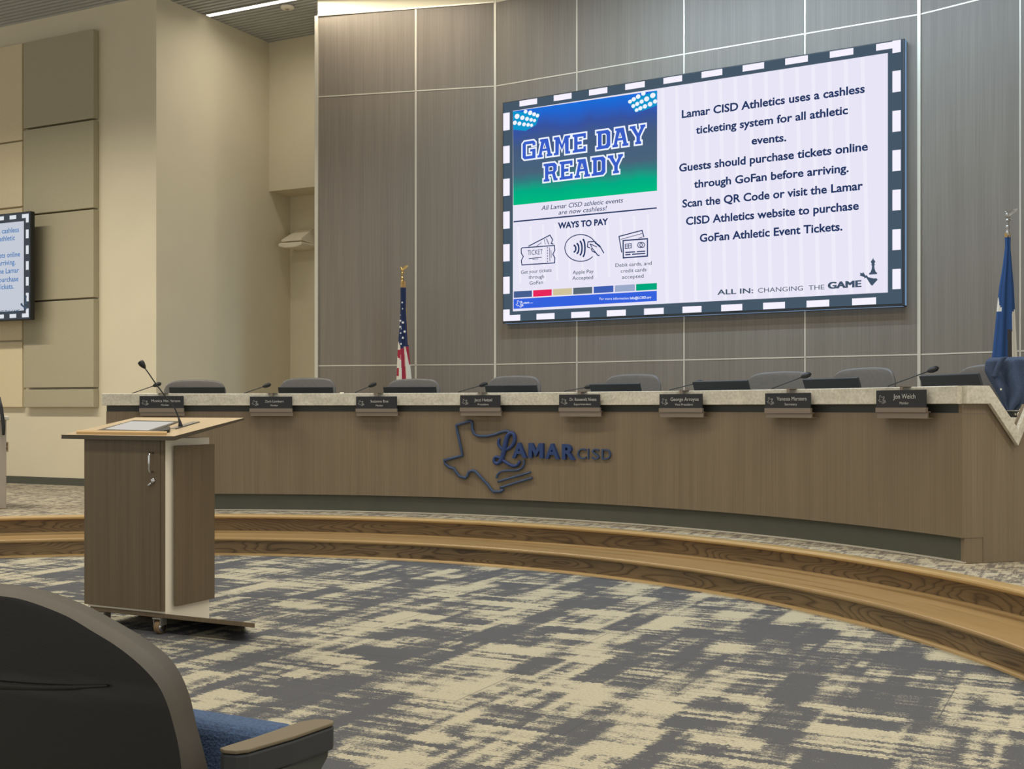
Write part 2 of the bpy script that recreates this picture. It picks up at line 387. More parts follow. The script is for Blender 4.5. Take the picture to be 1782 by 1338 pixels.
# left wall with the acoustic panels, its return, and the alcove beside the panelling
WL = Fr(-4.959, 13.72, RA)
c1x = WL.at(272, 700)[0]
wall('wall_left', WL, -8.0, c1x, 0.0, CZ, 0.25, M_wall)
pc = WL.w(c1x, 0, 0)
WR = Fr(pc.x, pc.y, -(math.pi/2-R(27.5)))   # the return wall runs back from the corner
mb = MB()
e2 = Vector((math.sin(R(27.5)), math.cos(R(27.5)), 0)); nn = Vector((-e2.y, e2.x, 0))
q = [pc, pc+e2*2.75, pc+e2*2.75+nn*.3, pc+nn*.3]; mb.vprism([(v.x,v.y) for v in q], 0.0, CZ); struct('wall_return', mb, M_wall)
WN = Fr(-2.891, 15.35, RA); wall('wall_alcove', WN, -.9, 1.6, 0, 3.965, .2, M_wall)
WS = Fr(-3.03, 14.94, RA)
mb = MB(); q = [WS.w(-.9,0,0), WS.w(1.5,0,0), WS.w(1.5,1.2,0), WS.w(-.9,1.2,0)]; mb.vprism([(v.x,v.y) for v in q], 3.96, CZ); struct('wall_soffit', mb, M_wall)
mb = MB(); xb = c1x
q = [WL.w(-8,-.012,0), WL.w(xb,-.012,0), WL.w(xb,0,0), WL.w(-8,0,0)]; mb.vprism([(v.x,v.y) for v in q], .298, .385); struct('baseboard_left', mb, M_base)
# panelled back wall in three facets
WA = Fr(-2.193, 13.30, math.atan(.2217)); WB = Fr(-.182, 12.854, math.atan(.612)); WC = Fr(3.638, 10.52, math.atan(1.02))
xa = WA.at(862, 400)[0]; xb_ = WB.at(1600, 400)[0]; xc = 4.2
ZW = 5.63
for nme, fr, x1 in (('wall_back_left', WA, xa), ('wall_back', WB, xb_), ('wall_back_right', WC, xc)):
    wall(nme, fr, 0, x1, 0.0, ZW, .25, M_wood)
    mb = MB(); q = [fr.w(0,.0,0), fr.w(x1,.0,0), fr.w(x1,.25,0), fr.w(0,.25,0)]; mb.vprism([(v.x,v.y) for v in q], ZW, CZ+.4); struct('wall_band', mb, M_wall)
tn = [0]
def trim(fr, x0, x1, z0, z1, d=.006):
    tn[0] += 1; mb = MB(); q = [fr.w(x0,-d,0), fr.w(x1,-d,0), fr.w(x1,.01,0), fr.w(x0,.01,0)]
    mb.vprism([(v.x,v.y) for v in q], z0, z1); struct('trim_%d' % tn[0], mb, M_trim)
trim(WA, -.03, .008, .3, ZW, .02); trim(WA, xa-.014, xa+.012, .3, ZW+.02, .012); trim(WB, xb_-.016, xb_+.012, .3, ZW, .012)
zl = 1.2+75*13.2/F; zu = 1.2+542.3*13.3/F
for fr, x0, x1 in ((WA, 0, xa), (WB, 0, xb_), (WC, 0, xc)):
    for z in (zl, zu): trim(fr, x0, x1, z-.006, z+.006, .003)
trim(WA, WA.at(723.5,400)[0]-.010, WA.at(723.5,400)[0]+.010, .3, ZW, .003)
for x in (1004, 1190.5, 1401): c = WB.at(x, 600)[0]; trim(WB, c-.007, c+.007, .3, ZW, .003)
for x in (1775.5,): c = WC.at(x, 400)[0]; trim(WC, c-.006, c+.006, .3, ZW, .003)
trim(WA, 0, xa, ZW-.004, ZW+.012, .012)
# ceiling: slats with a dark void above
mb = MB(); mb.box(-14, 12, -3, 20, CZ+.22, CZ+.30); struct('ceiling', mb, M_void)
mb = MB(); fc = Fr(-4.0, 11.2, RA)
for i in range(-30, 78):
    y = i*.080; c = [fc.w(-9,y,0), fc.w(12,y,0), fc.w(12,y+.052,0), fc.w(-9,y+.052,0)]
    mb.vprism([(v.x,v.y) for v in c], CZ, CZ+.07)
o = struct('ceiling_slats', mb, M_slat)

# ------------------------------------------------------------------ ceiling fittings
p = ray(361, 24, (CZ-1.2)*F/687)
lt = thing('linear_light', 'long slim lit strip light in the slatted ceiling', 'light', (p.x, p.y, CZ), RA)
mb = MB(); mb.box(0, 3.6, -.035, .035, -.022, -.001); obj('housing', mb, M_silver, lt)
mb = MB(); mb.box(.01, 3.59, -.028, .028, -.03, -.02); obj('diffuser', mb, M_lamp, lt)
pl = Fr(p.x, p.y, RA).w(2.0, 0, 0)
lamp('strip_lamp', (pl.x, pl.y, CZ-.04), 3.0, .05, 32, WARM, spread=170)
p = ray(500, 10, (CZ-1.2)*F/701)
sd = thing('smoke_detector', 'small round white smoke detector on the slatted ceiling beside the strip light', 'detector', (p.x, p.y, CZ))
mb = MB(); mb.lathe([(.045,0),(.075,-.005),(.08,-.02),(.07,-.035),(.03,-.04)], n=20); obj('cover', mb, M_white, sd, fix=True)
mb = MB(); mb.lathe([(.022,-.038),(.022,-.046),(.01,-.05)], n=12); obj('sensor', mb, M_grey, sd, fix=True)

# ------------------------------------------------------------------ acoustic panels on the left wall
cols = [('taupe', 40.5, 162.5, -.085, [(50,205),(206.5+2,361),(364,517),(520,673.5),(677,708.5)], M_taupe),
        ('cream', -160, 38.5, -.055, [(75,243),(246,358.5),(361.5,475),(478,591.5),(594.5,708.5)], M_cream)]
names = {'taupe': ['top', 'second from top', 'middle', 'second from bottom', 'short bottom'],
         'cream': ['top', 'second from top', 'middle', 'second from bottom', 'bottom']}
for cname, xl, xr, d, rows, m in cols:
    for i, (ya, yb) in enumerate(rows):
        xref = 162.5 if cname == 'taupe' else 38.5
        l0 = WL.at(xl, 600, d)[0]; l1 = WL.at(xr, 600, d)[0]
        z1 = WL.at(xref, ya, d)[1]; z0 = WL.at(xref, yb, d)[1]
        mb = MB(); mb.box(l0, l1, d, -.004, 0, z1-z0)
        o = obj('acoustic_panel', mb, m, bevel=.006)
        o.location = WL.o + Vector((0,0,z0)); o.rotation_euler = (0,0,-RA)
        where = 'stacked beside the wall corner' if cname == 'taupe' else 'at the left edge behind the television'
        tag(o, '%s %s fabric acoustic wall panel %s' % (names[cname][i], cname, where), 'wall panel', cname+' acoustic panels on the left wall')

# ------------------------------------------------------------------ slides
E_bg = emis('slide_lavender', (232,229,246), 1.0); E_dash = emis('slide_dash', (246,242,255), 1.0); E_border = emis('slide_border', (70,88,104), 1.0)  # border is black lifted to blue-grey, haze put into its colour
E_text = emis('slide_navy', (34,54,98), 1.0); E_dark = emis('slide_dark', (66,84,104), 1.0); E_stripe = emis('slide_pale', (239,236,250), 1.0)
E_blue = emis('slide_royal', (58,94,200), 1.0); E_bar = emis('slide_bar', (54,98,222), 1.0); E_w = emis('slide_white', (240,246,255), 1.0)
E_cy = emis('slide_cyan', (16,150,205), 1.0); E_cap = emis('slide_grey', (84,96,116), 1.0)
def e_grad():
    m = bpy.data.materials.new('slide_stadium'); m.use_nodes = True; nt = m.node_tree; nt.nodes.clear()
    tc = N(nt, 'TexCoord'); sp = N(nt, 'SeparateXYZ'); nt.links.new(tc.outputs['UV'], sp.inputs[0])
    w_ = noise(nt, mapped(nt, (5,2,1), src='UV'), 1, 3)
    t = mth(nt, 'ADD', sp.outputs[1], mth(nt, 'MULTIPLY', mth(nt,'SUBTRACT', w_, .5), .16))
    c = ramp(nt, t, [(0,(0,186,128)), (.13,(4,170,132)), (.24,(50,125,128)), (.33,(74,100,122)), (.60,(70,92,128)), (.78,(56,84,160)), (.92,(36,100,205)), (1,(26,110,218))])
    e = N(nt, 'Emission'); o = N(nt, 'OutputMaterial'); nt.links.new(c, e.inputs[0]); nt.links.new(e.outputs[0], o.inputs[0]); return m
E_stad = e_grad()
def quad(mb, fr, pts, ly, m=0, uv=None):
    q = [fr.at(x, y, ly) for x, y in pts]
    b = len(mb.v); mb.v += [(a[0], ly, a[1]) for a in q]; mb.face((b,b+1,b+2,b+3), m, uv)
def poly(mb, pts, ly, m=0):
    b = len(mb.v); mb.v += [(a[0], ly, a[1]) for a in pts]; mb.face(tuple(range(b, b+len(pts))), m)
def stroke(mb, pts, wd, ly, m=0, closed=False):
    """flat line of width wd through (x,z) points, mitred"""
    P = [Vector(p) for p in pts]; n = len(P); b = len(mb.v)
    for i in range(n):
        a = P[i-1] if (i or closed) else P[i]; c = P[(i+1)%n] if (i < n-1 or closed) else P[i]
        d1 = (P[i]-a); d2 = (c-P[i])
        d1 = d1.normalized() if d1.length > 1e-9 else d2.normalized(); d2 = d2.normalized() if d2.length > 1e-9 else d1
        t = (d1+d2); t = t.normalized() if t.length > 1e-6 else d1
        nrm = Vector((-t.y, t.x)); k = wd/2/max(.5, nrm.dot(Vector((-d1.y, d1.x))))
        for s in (1, -1): q = P[i]+nrm*k*s; mb.v.append((q.x, ly, q.y))
    for i in range(n if closed else n-1):
        j = (i+1)%n; mb.face((b+2*i, b+2*i+1, b+2*j+1, b+2*j), m)
def arc(cx, cz, rx, rz, a0, a1, n=24): return [(cx+rx*math.cos(R(a0+(a1-a0)*i/n)), cz+rz*math.sin(R(a0+(a1-a0)*i/n))) for i in range(n+1)]

SA = math.atan(.612)
pcen = WB.w(*[(WB.at(877,560)[0]+WB.at(1571,527)[0])/2, 0, 0])
SD = -.09                                    # the display face stands this far off the panelling
sfr = Fr(pcen.x, pcen.y, SA)
zb = sfr.at(1571, 527.5, SD)[1]
vw = thing('video_wall', 'large bright video wall slide on the panelled back wall about cashless ticketing', 'screen', (pcen.x, pcen.y, 0), SA)
u0, v1 = sfr.at(876, 182, SD); u1, v0 = sfr.at(1570, 527.5, SD); v1 = (v1+sfr.at(1570, 67, SD)[1])/2; v0 = (v0+sfr.at(876,560,SD)[1])/2
mb = MB(); mb.box(u0-.012, u1+.02, SD+.004, -.001, v0-.02, v1+.012); obj('cabinet', mb, M_dkgrey, vw, bevel=.004)
def lay(k): return SD-.0022*k
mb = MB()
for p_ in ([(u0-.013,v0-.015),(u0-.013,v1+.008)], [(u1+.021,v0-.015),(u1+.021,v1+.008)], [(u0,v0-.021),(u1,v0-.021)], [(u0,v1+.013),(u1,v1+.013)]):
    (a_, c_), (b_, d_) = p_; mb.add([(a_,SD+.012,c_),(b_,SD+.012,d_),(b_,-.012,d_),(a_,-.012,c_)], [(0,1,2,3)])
obj('added_edge_glow', mb, emis('edge_glow_blue', (112,142,176), 1.0), vw)  # glowing sides added to throw a bluish halo on the wall
mb = MB(); poly(mb, [(u0,v0),(u1,v0),(u1,v1),(u0,v1)], lay(0)); obj('display_border', mb, E_border, vw)
i0, j1 = sfr.at(892.5, 193, lay(1)); i1, j0 = sfr.at(1545, 512, lay(1)); j0 = (j0+sfr.at(893.5,539,lay(1))[1])/2; j1 = (j1+sfr.at(1545,92,lay(1))[1])/2
mb = MB(); poly(mb, [(i0,j0),(i1,j0),(i1,j1),(i0,j1)], lay(1)); slide = obj('slide_panel', mb, E_bg, vw)
mb = MB()
nst = 26                                      # faint paler stripes of the slide background
for i in range(nst):
    c = i0+(i1-i0)*(i+.4)/nst
    if c > sfr.at(1150,400)[0] and c+.12 < i1: poly(mb, [(c+.05,j0+.01),(c+.085,j0+.01),(c+.035,j1-.01),(c,j1-.01)], lay(2))
    elif c < sfr.at(1140,400)[0]: poly(mb, [(c+.02,j0+.3),(c+.045,j0+.3),(c+.02,j0+.9),(c-.005,j0+.9)], lay(2))
obj('stripes', mb, E_stripe, slide)
mb = MB()
dz = .058; dd = lay(1)
def hdash(a, b, top):
    for_y = v1 if top else v0
    x0 = sfr.at(a, 300, dd)[0]; x1 = sfr.at(b, 300, dd)[0]
    z0, z1 = (v1-.062, v1-.002) if top else (v0+.004, v0+.066)
    poly(mb, [(x0,z0),(x1,z0),(x1,z1),(x0,z1)], dd)
for a, b in [(904,934.7),(963.6,994.7),(1025,1057),(1088,1122),(1154.5,1187),(1220.8,1257),(1292.3,1329.7),(1366.4,1405.9),(1444,1485),(1524.6,1567.5)]: hdash(a, b, True)
for a, b in [(875.8,905.4),(933.6,965),(994,1026),(1056,1089),(1120.8,1155),(1187.7,1220.8),(1255,1291.7),(1328,1366),(1403.6,1443),(1482.8,1524.5)]: hdash(a, b, False)
def vdash(ya, yb, xa_, xb2):
    x0 = sfr.at(xa_, 300, dd)[0]; x1 = sfr.at(xb2, 300, dd)[0]; xm = (xa_+xb2)/2
    z1 = sfr.at(xm, ya, dd)[1]; z0 = sfr.at(xm, yb, dd)[1]; poly(mb, [(x0,z0),(x1,z0),(x1,z1),(x0,z1)], dd-.0004)
for a, b in [(196.4,226.7),(254,284),(311,340.7),(368,397.8),(425,454.8),(481.6,511.3),(538.5,557)]: vdash(a, b, 875.8, 887)
for a, b in [(70,91.5),(123,160),(192.4,229),(261,297.5),(330,366),(399,435),(468,503)]: vdash(a, b, 1553, 1567.5)
obj('border_dashes', mb, E_dash, vw)
# poster: stadium picture
mb = MB(); quad(mb, sfr, [(893.2,357.3),(1143.4,331.7),(1143.6,157.4),(892.6,193.6)], lay(3), 0, [(0,0),(1,0),(1,1),(0,1)])
pic = obj('stadium_picture', mb, E_stad, slide)
mb = MB()
K = 4.95
lights_l = [(197,705,24),(243,717,21),(283,727,19),(318,735,17),(347,741,15),(270,664,18),(310,675,21),(344,687,18),(373,699,17),(178,760,20),(217,767,19),(257,774,18),(292,778,17),(322,782,15)]
lights_r = [(1170,578,17),(1202,558,19),(1240,535,20),(1285,508,19),(1198,616,17),(1232,598,18),(1270,578,18),(1313,555,22),(1366,525,23),(1227,651,16),(1259,635,18),(1298,619,19),(1343,600,20),(1386,577,18)]
glow = MB()
for c in ([(160,662),(395,680),(360,780),(270,830),(165,820)], [(1150,570),(1400,485),(1402,610),(1300,650),(1215,670)]):
    poly(glow, [sfr.at(860+x/K, 60+y/K, lay(4)) for x, y in c], lay(4))
obj('floodlight_glow', glow, E_cy, pic)
for x, y, r in lights_l+lights_r:
    c = sfr.at(860+x/K, 60+y/K, lay(5)); rr = r/K*12.2/F
    poly(mb, [q for q in arc(c[0], c[1], rr*1.05, rr*.95, 0, 345, 15)], lay(5))
obj('floodlights', mb, E_w, pic)
# block headline letters on a 5 x 6 grid
GL = {'G':[[(0,.8),(0,5.2),(.8,6),(4.2,6),(5,5.2),(5,4),(3.5,4),(3.5,4.6),(1.6,4.6),(1.6,1.4),(3.4,1.4),(3.4,2.2),(2.6,2.2),(2.6,3.4),(5,3.4),(5,0),(.8,0)]],
 'A':[[(-.2,0),(-.2,1.2),(.3,1.2),(1.1,4.8),(.7,4.8),(.7,6),(3.9,6),(4.9,1.2),(5.4,1.2),(5.4,0),(3,0),(3,1.2),(3.3,1.2),(3.2,1.8),(1.9,1.8),(1.8,1.2),(2.1,1.2),(2.1,0)]],
 'M':[[(0,0),(0,1.2),(.5,1.2),(.5,4.8),(0,4.8),(0,6),(2.2,6),(3,3.6),(3.8,6),(6,6),(6,4.8),(5.5,4.8),(5.5,1.2),(6,1.2),(6,0),(3.9,0),(3.9,3.3),(3,1.0),(2.1,3.3),(2.1,0)]],
 'E':[[(0,0),(0,1.2),(.5,1.2),(.5,4.8),(0,4.8),(0,6),(4.9,6),(4.9,4),(3.6,4),(3.6,4.6),(2.1,4.6),(2.1,3.7),(3.5,3.7),(3.5,2.3),(2.1,2.3),(2.1,1.4),(3.6,1.4),(3.6,2),(4.9,2),(4.9,0)]],
 'D':[[(0,0),(0,1.2),(.5,1.2),(.5,4.8),(0,4.8),(0,6),(4.1,6),(5,5.1),(5,.9),(4.1,0)]],
 'Y':[[(1.6,0),(1.6,1.2),(2,1.2),(2,2.4),(.5,4.8),(-.1,4.8),(-.1,6),(2.2,6),(2.2,5),(2.8,3.9),(3.3,4.9),(3.1,6),(5.3,6),(5.3,4.8),(4.9,4.8),(3.6,2.4),(3.6,1.2),(4,1.2),(4,0)]],
 'R':[[(0,0),(0,1.2),(.5,1.2),(.5,4.8),(0,4.8),(0,6),(4.1,6),(5,5.1),(5,3.3),(4.4,2.6),(4.8,1.2),(5.3,1.2),(5.3,0),(3.6,0),(3,2.1),(2.1,2.1),(2.1,1.2),(2.5,1.2),(2.5,0)]]}
HOLE = {'D':[(2.1,1.4),(3.1,1.4),(3.4,1.8),(3.4,4.2),(3.1,4.6),(2.1,4.6)], 'A':[(2.1,2.9),(2.95,2.9),(2.5,4.3)], 'R':[(2.1,3.4),(3.3,3.4),(3.4,3.6),(3.4,4.4),(3.2,4.6),(2.1,4.6)]}
WID = {'M':6.4,'A':5.5,'G':5.4,'E':5.3,'D':5.4,'Y':5.4,'R':5.5,' ':2.6}
fill = MB(); rim = MB()
def headline(s, L, Rr, cap):
    p0 = sfr.at(*L, lay(5)); p1 = sfr.at(*Rr, lay(5)); tot = sum(WID[c] for c in s)-.4
    dx = (p1[0]-p0[0])/tot; dzz = (p1[1]-p0[1])/tot; x = 0
    def P(px_, pz): return (p0[0]+(x+px_)*dx, p0[1]+(x+px_)*dzz+pz*cap/6)
    for c in s:
        if c != ' ':
            g = [P(*q) for q in GL[c][0]]; poly(fill, g, lay(5)); stroke(rim, g, .016, lay(6), closed=True)
            if c in HOLE: h = [P(*q) for q in HOLE[c]]; poly(fill, h, lay(5)-.0006, 1); stroke(rim, h, .010, lay(6), closed=True)
        x += WID[c]
headline('GAME DAY', (908.5,279.5), (1123,250.5), .205); headline('READY', (945,318), (1084,301.5), .205)
obj('headline_letters', fill, [E_blue, E_dark], pic); obj('headline_outline', rim, E_w, pic)
# writing on the slide
def slide_text(name, rows, m, k=5, parent=slide):
    mb = MB()
    for s, L, Rr, cap, bold, shear in rows:
        a = sfr.at(*L, lay(k)); b = sfr.at(*Rr, lay(k)); 
        if bold < 0:      # heavy weight built from close strokes
            for dx in (-.006, -.003, 0, .003, .006):
                for dz_ in (-.002, .002): put_text(mb, s, (a[0]+dx, a[1]+dz_), (b[0]+dx, b[1]+dz_), lay(k), cap, 0, shear)
        else: put_text(mb, s, a, b, lay(k), cap, bold, shear)
    return obj(name, mb, m, parent)
B = .026
slide_text('announcement_lettering', [
 ('Lamar CISD Athletics uses a cashless', (1186.5,205.3), (1505,160.7), .079, B, 0),
 ('ticketing system for all athletic', (1211,233), (1475.6,198), .078, B, 0),
 ('events.', (1307.8,251.5), (1368.4,245.3), .077, B, 0),
 ('Guests should purchase tickets online', (1181.8,298.8), (1510.4,261.3), .079, B, 0),
 ('through GoFan before arriving.', (1207.6,327), (1476.9,298.8), .078, B, 0),
 ('Scan the QR Code or visit the Lamar', (1187.5,361), (1501.7,329.6), .079, B, 0),
 ('CISD Athletics website to purchase', (1193.7,391.4), (1494.6,364.3), .079, B, 0),
 ('GoFan Athletic Event Tickets.', (1217.7,420.9), (1466,400.6), .079, B, 0)], E_text)
slide_text('tagline_lettering', [('ALL IN:', (1248.3,512.8), (1310.8,509.7), .050, .02, 0), ('CHANGING  THE', (1319,509.3), (1434.5,503.4), .046, 0, 0), ('GAME', (1441.6,502.3), (1498,499), .062, -1, 0)], E_dark)
slide_text('poster_subtitle', [('All Lamar CISD athletic events', (942,365.8), (1084.3,352), .050, .004, .2), ('are now cashless!', (972,373.6), (1056.2,365.8), .050, .004, .2)], E_text)
slide_text('poster_heading', [('WAYS TO PAY', (970.9,397.8), (1058.3,390.4), .064, .04, 0)], E_text)
slide_text('poster_captions', [('Get your tickets',(906.5,476.7),(959.8,472.5),.038,.008,0),('through',(920,485.2),(946.8,483.8),.038,.008,0),('GoFan',(921.4,495.5),(944.9,493.8),.038,.008,0),
 ('Apple Pay',(996.5,477.1),(1033,474.6),.038,.008,0),('Accepted',(996,487),(1032.3,485.2),.038,.008,0),
 ('Debit cards, and',(1071,464.6),(1134,460.7),.038,.008,0),('credit cards',(1080.3,474.6),(1125,472),.038,.008,0),('accepted',(1082.4,485.2),(1120,483),.038,.008,0)], E_cap)
mb = MB(); quad(mb, sfr, [(893.7,387.0),(1143,363),(1143,360.6),(893.7,384.6)], lay(4)); obj('poster_rule', mb, E_text, slide)
sw = MB(); swm = []
for i, (a, b, c) in enumerate([(160,308,(70,94,142)),(318,470,(232,40,92)),(480,635,(208,196,156)),(645,800,(88,104,116)),(812,973,(62,94,178)),(985,1148,(156,170,202)),(1158,1328,(0,166,124))]):
    K5 = 4.69; top = lambda x: 878+(x-160)*(808-878)/1168; bot = lambda x: 930+(x-160)*(862-930)/1168
    quad(sw, sfr, [(860+a/K5,320+bot(a)/K5),(860+b/K5,320+bot(b)/K5),(860+b/K5,320+top(b)/K5),(860+a/K5,320+top(a)/K5)], lay(4), i); swm.append(emis('swatch', c, 1.0))
obj('colour_swatches', sw, swm, slide)
mb = MB(); quad(mb, sfr, [(893.7,537.6),(1143,523.6),(1143,506),(893.7,520.3)], lay(4)); bar = obj('footer_bar', mb, E_bar, slide)
slide_text('footer_lettering', [('For more information:', (1043.4,522), (1095,520.8), .026, 0, 0), ('Info@LCISD.org', (1096.5,520.8), (1133.3,519.2), .026, .02, 0)], E_w, 5, bar)
# state outline, used on the desk, the plates and the slide (in units of the outline's height, x right, z up)
TX = [(185,575),(250,556),(308,538),(325,545),(333,562),(330,600),(338,630),(350,655),(385,674),(460,676),(540,660),(600,636),(645,628),(672,638),(692,655)]
TX2 = [(185,575),(200,650),(215,720),(230,790),(245,850),(160,873),(75,895),(85,928),(120,958),(165,970),(190,1010),(218,1043),(272,1056),(288,1035),(300,1002),(330,988),(362,998),(420,1060),(478,1122),(508,1165),(530,1182),(588,1180),(616,1160)]
LS = [(580,697),(570,738),(588,778),(630,800),(688,772),(718,722),(714,662),(684,648),(652,680),(632,760),(615,840),(600,890),(562,925),(530,905),(542,866),(582,872),(640,915),(700,946),(740,940),(768,903)]
BK = [[(555,1060),(562,1028),(592,1000),(650,990),(740,985),(790,960),(806,920),(797,890)], [(565,1090),(715,1047),(865,1003)], [(585,1146),(735,1098),(880,1055)]]
def emblem(mb, x0, z0, sc, ly, wd):
    for line in (TX, TX2, LS)+tuple(BK): stroke(mb, [(x0+(a-65)*sc, z0-(b-1185)*sc) for a, b in line], wd, ly)
mb = MB(); e0 = sfr.at(898, 535, lay(5)); emblem(mb, e0[0], e0[1], .075/660, lay(5), .004); obj('footer_emblem', mb, E_w, bar)
mb = MB(); put_text(mb, 'LAMAR', sfr.at(909.5,528.6,lay(5)), sfr.at(921.5,528,lay(5)), lay(5), .018, .02); put_text(mb, 'CISD', sfr.at(922.5,528,lay(5)), sfr.at(927.5,527.8,lay(5)), lay(5), .010); obj('footer_wordmark', mb, E_w, bar)
# pay icons
ic = MB(); K5 = 6.364
def I(x, y): return sfr.at(880+x/K5, 400+y/K5, lay(5))
def IS(pts, wd=.011, closed=False): stroke(ic, [I(*p_) for p_ in pts], wd, lay(5), 0, closed)
IS([(180,200),(540,172),(545,225),(522,270),(545,310),(543,365),(180,388),(173,340),(195,295),(173,258),(172,212)], .011, True)
IS([(250,182),(490,58),(520,108),(505,150),(528,158)]); IS([(345,178),(395,142)], .006)
for i in range(6): IS([(463,190+i*30),(463,207+i*30)], .009)
IS([(487,195),(490,350)], .006); IS([(502,225),(504,310)], .006); IS([(255,318),(400,303)], .008); IS([(295,327),(362,320)], .006)
IS([(425,102),(440,160)], .006); IS([(450,96),(478,160)], .008)
put_text(ic, 'TICKET', I(243,280), I(410,268), lay(5), .055, .0)
el = []
for i in range(54):
    a = R(50+270*i/53); el.append((830+175*math.cos(a), 200-148*math.sin(a)))
IS([(1000,130)]+[p_ for p_ in [(830+175*math.cos(R(20+300*i/59)), 200-148*math.sin(R(20+300*i/59))) for i in range(60)]], .010)
for x, y0, y1 in ((752,170,245),(785,150,262),(820,125,280),(853,103,297)):
    c = (y0+y1)/2; h = (y1-y0)/2; IS([(x+18*math.cos(a/8*math.pi-math.pi/2)*1.4, c+h*math.sin(a/8*math.pi-math.pi/2)) for a in range(9)], .018)
IS([(905,190),(912,132),(985,128),(1000,150),(1045,190)]); IS([(905,190),(935,200)]); IS([(1000,145),(1040,175),(1088,258)]); IS([(930,155),(960,165),(1010,190)], .009); IS([(945,205),(960,235),(1000,255),(1018,280),(1040,285)]); IS([(935,155),(960,205),(1000,255)], .009)
IS([(1300,118),(1570,98),(1570,290),(1302,310)], .013, True); IS([(1285,250),(1255,72),(1510,5),(1530,80)]); IS([(1275,105),(1510,40)], .006); IS([(1470,92),(1515,80)], .006)
IS([(1325,158),(1390,152),(1390,200),(1325,206)], .008, True); IS([(1357,155),(1357,203)], .008); IS([(1325,180),(1390,175)], .007)
for cx_ in (1487, 1512): IS([(cx_+26*math.cos(R(a*15)), 167-28*math.sin(R(a*15))) for a in range(24)], .008, True)
for a, b in (((1325,250),(1435,243)), ((1452,242),(1545,236)), ((1325,276),(1382,271)), ((1400,270),(1545,260))): IS([a, b], .012)
obj('pay_icons', ic, E_text, slide)
# chess pieces
mb = MB(); C7 = 4.243
def CP(pts): poly(mb, [sfr.at(1200+x/C7, 320+y/C7, lay(5)) for x, y in pts], lay(5))
CP([(1325,670),(1385,666),(1385,656),(1375,650),(1366,625),(1364,600),(1372,596),(1364,590),(1372,572),(1361,560),(1355,546),(1349,560),(1338,574),(1346,592),(1338,598),(1347,602),(1345,628),(1336,652),(1325,660)])
CP([(1348,752),(1390,706),(1378,696),(1360,698),(1318,688),(1308,672),(1300,678),(1290,664),(1282,650),(1275,660),(1258,655),(1262,668),(1256,676),(1278,684),(1290,688),(1290,698),(1304,692),(1320,716),(1336,742)])
obj('chess_pieces', mb, E_dark, slide)

# ------------------------------------------------------------------ television at the left edge
TP = WL.w(WL.at(-100, 460, -.33)[0], -.33, 0); tfr = Fr(TP.x, TP.y, RA)
tv = thing('television', 'flat television on the left wall showing the same slide with blue text', 'screen', (TP.x, TP.y, 0), RA)
tr, tz1 = tfr.at(53.5, 367, 0); tz0 = tfr.at(55.5, 556, 0)[1]; tw = (tz1-tz0)*16/9; tl = tr-tw
mb = MB(); mb.box(tl, tr, 0, .06, tz0, tz1); obj('casing', mb, M_blackp, tv, bevel=.006)
mb = MB(); mb.box((tl+tr)/2-.25, (tl+tr)/2+.25, .06, .272, (tz0+tz1)/2-.2, (tz0+tz1)/2+.2); obj('wall_mount', mb, M_blackp, tv)
mb = MB(); poly(mb, [(tl+.012,tz0+.012),(tr-.012,tz0+.012),(tr-.012,tz1-.012),(tl+.012,tz1-.012)], -.002); tvb = mb
E_tvbg = emis('tv_slide', (196,202,214), 1.0); E_tvt = emis('tv_text', (66,120,178), 1.0); E_tvd = emis('tv_dash', (222,226,232), 1.0)
mb = MB(); poly(mb, [(tl+.11,tz0+.11),(tr-.11,tz0+.11),(tr-.11,tz1-.11),(tl+.11,tz1-.11)], -.004); tsl = obj('slide_panel', mb, E_tvbg, tv)
mb = tvb; tw_ = tr-tl; th_ = tz1-tz0
for i in range(11):
    x = tl+.03+(tw_-.06-.11)*i/10
    for z in (tz1-.075, tz0+.03): poly(mb, [(x,z),(x+.11,z),(x+.11,z+.045),(x,z+.045)], -.004, 1)
for i in range(7):
    z = tz0+.03+(th_-.06-.1)*i/6
    for x in (tl+.03, tr-.075): poly(mb, [(x,z),(x+.045,z),(x+.045,z+.1),(x,z+.1)], -.0045, 1)
obj('display_border', mb, [emis('tv_border', (66,72,78), 1), E_tvd], tv)
mb = MB()
rows = [('Lamar CISD Athletics uses a cashless',403.5,33),('ticketing system for all athletic',417.5,26),('events.',433,-30),('Guests should purchase tickets online',446,35),('through GoFan before arriving.',460,27),('Scan the QR Code or visit the Lamar',474,33),('CISD Athletics website to purchase',489,32),('GoFan Athletic Event Tickets.',502,24)]
for s, y, xr in rows:
    b = tfr.at(xr, y, -.006); vs, fs = text2d(s, .012, 0, 0); wd = max(v[0] for v in vs)*.066/CAP
    put_text(mb, s, (b[0]-wd, b[1]), b, -.006, .062, .012)
obj('announcement_lettering', mb, E_tvt, tsl)
mb = MB(); b = tfr.at(34, 544, -.006); put_text(mb, 'ALL IN: CHANGING THE GAME', (b[0]-.72, b[1]), b, -.006, .04, .012)
def CT(pts): poly(mb, [(b[0]+.015+(x-1255)*.0009, b[1]+.02-(y-752)*.0009) for x, y in pts], -.006)
CT([(1325,670),(1385,666),(1375,650),(1366,625),(1364,600),(1372,572),(1355,546),(1338,574),(1346,592),(1345,628),(1336,652)])
CT([(1348,752),(1390,706),(1360,698),(1318,688),(1300,678),(1282,650),(1258,655),(1256,676),(1290,698),(1320,716)])
obj('tagline_lettering', mb, E_dark, tsl)

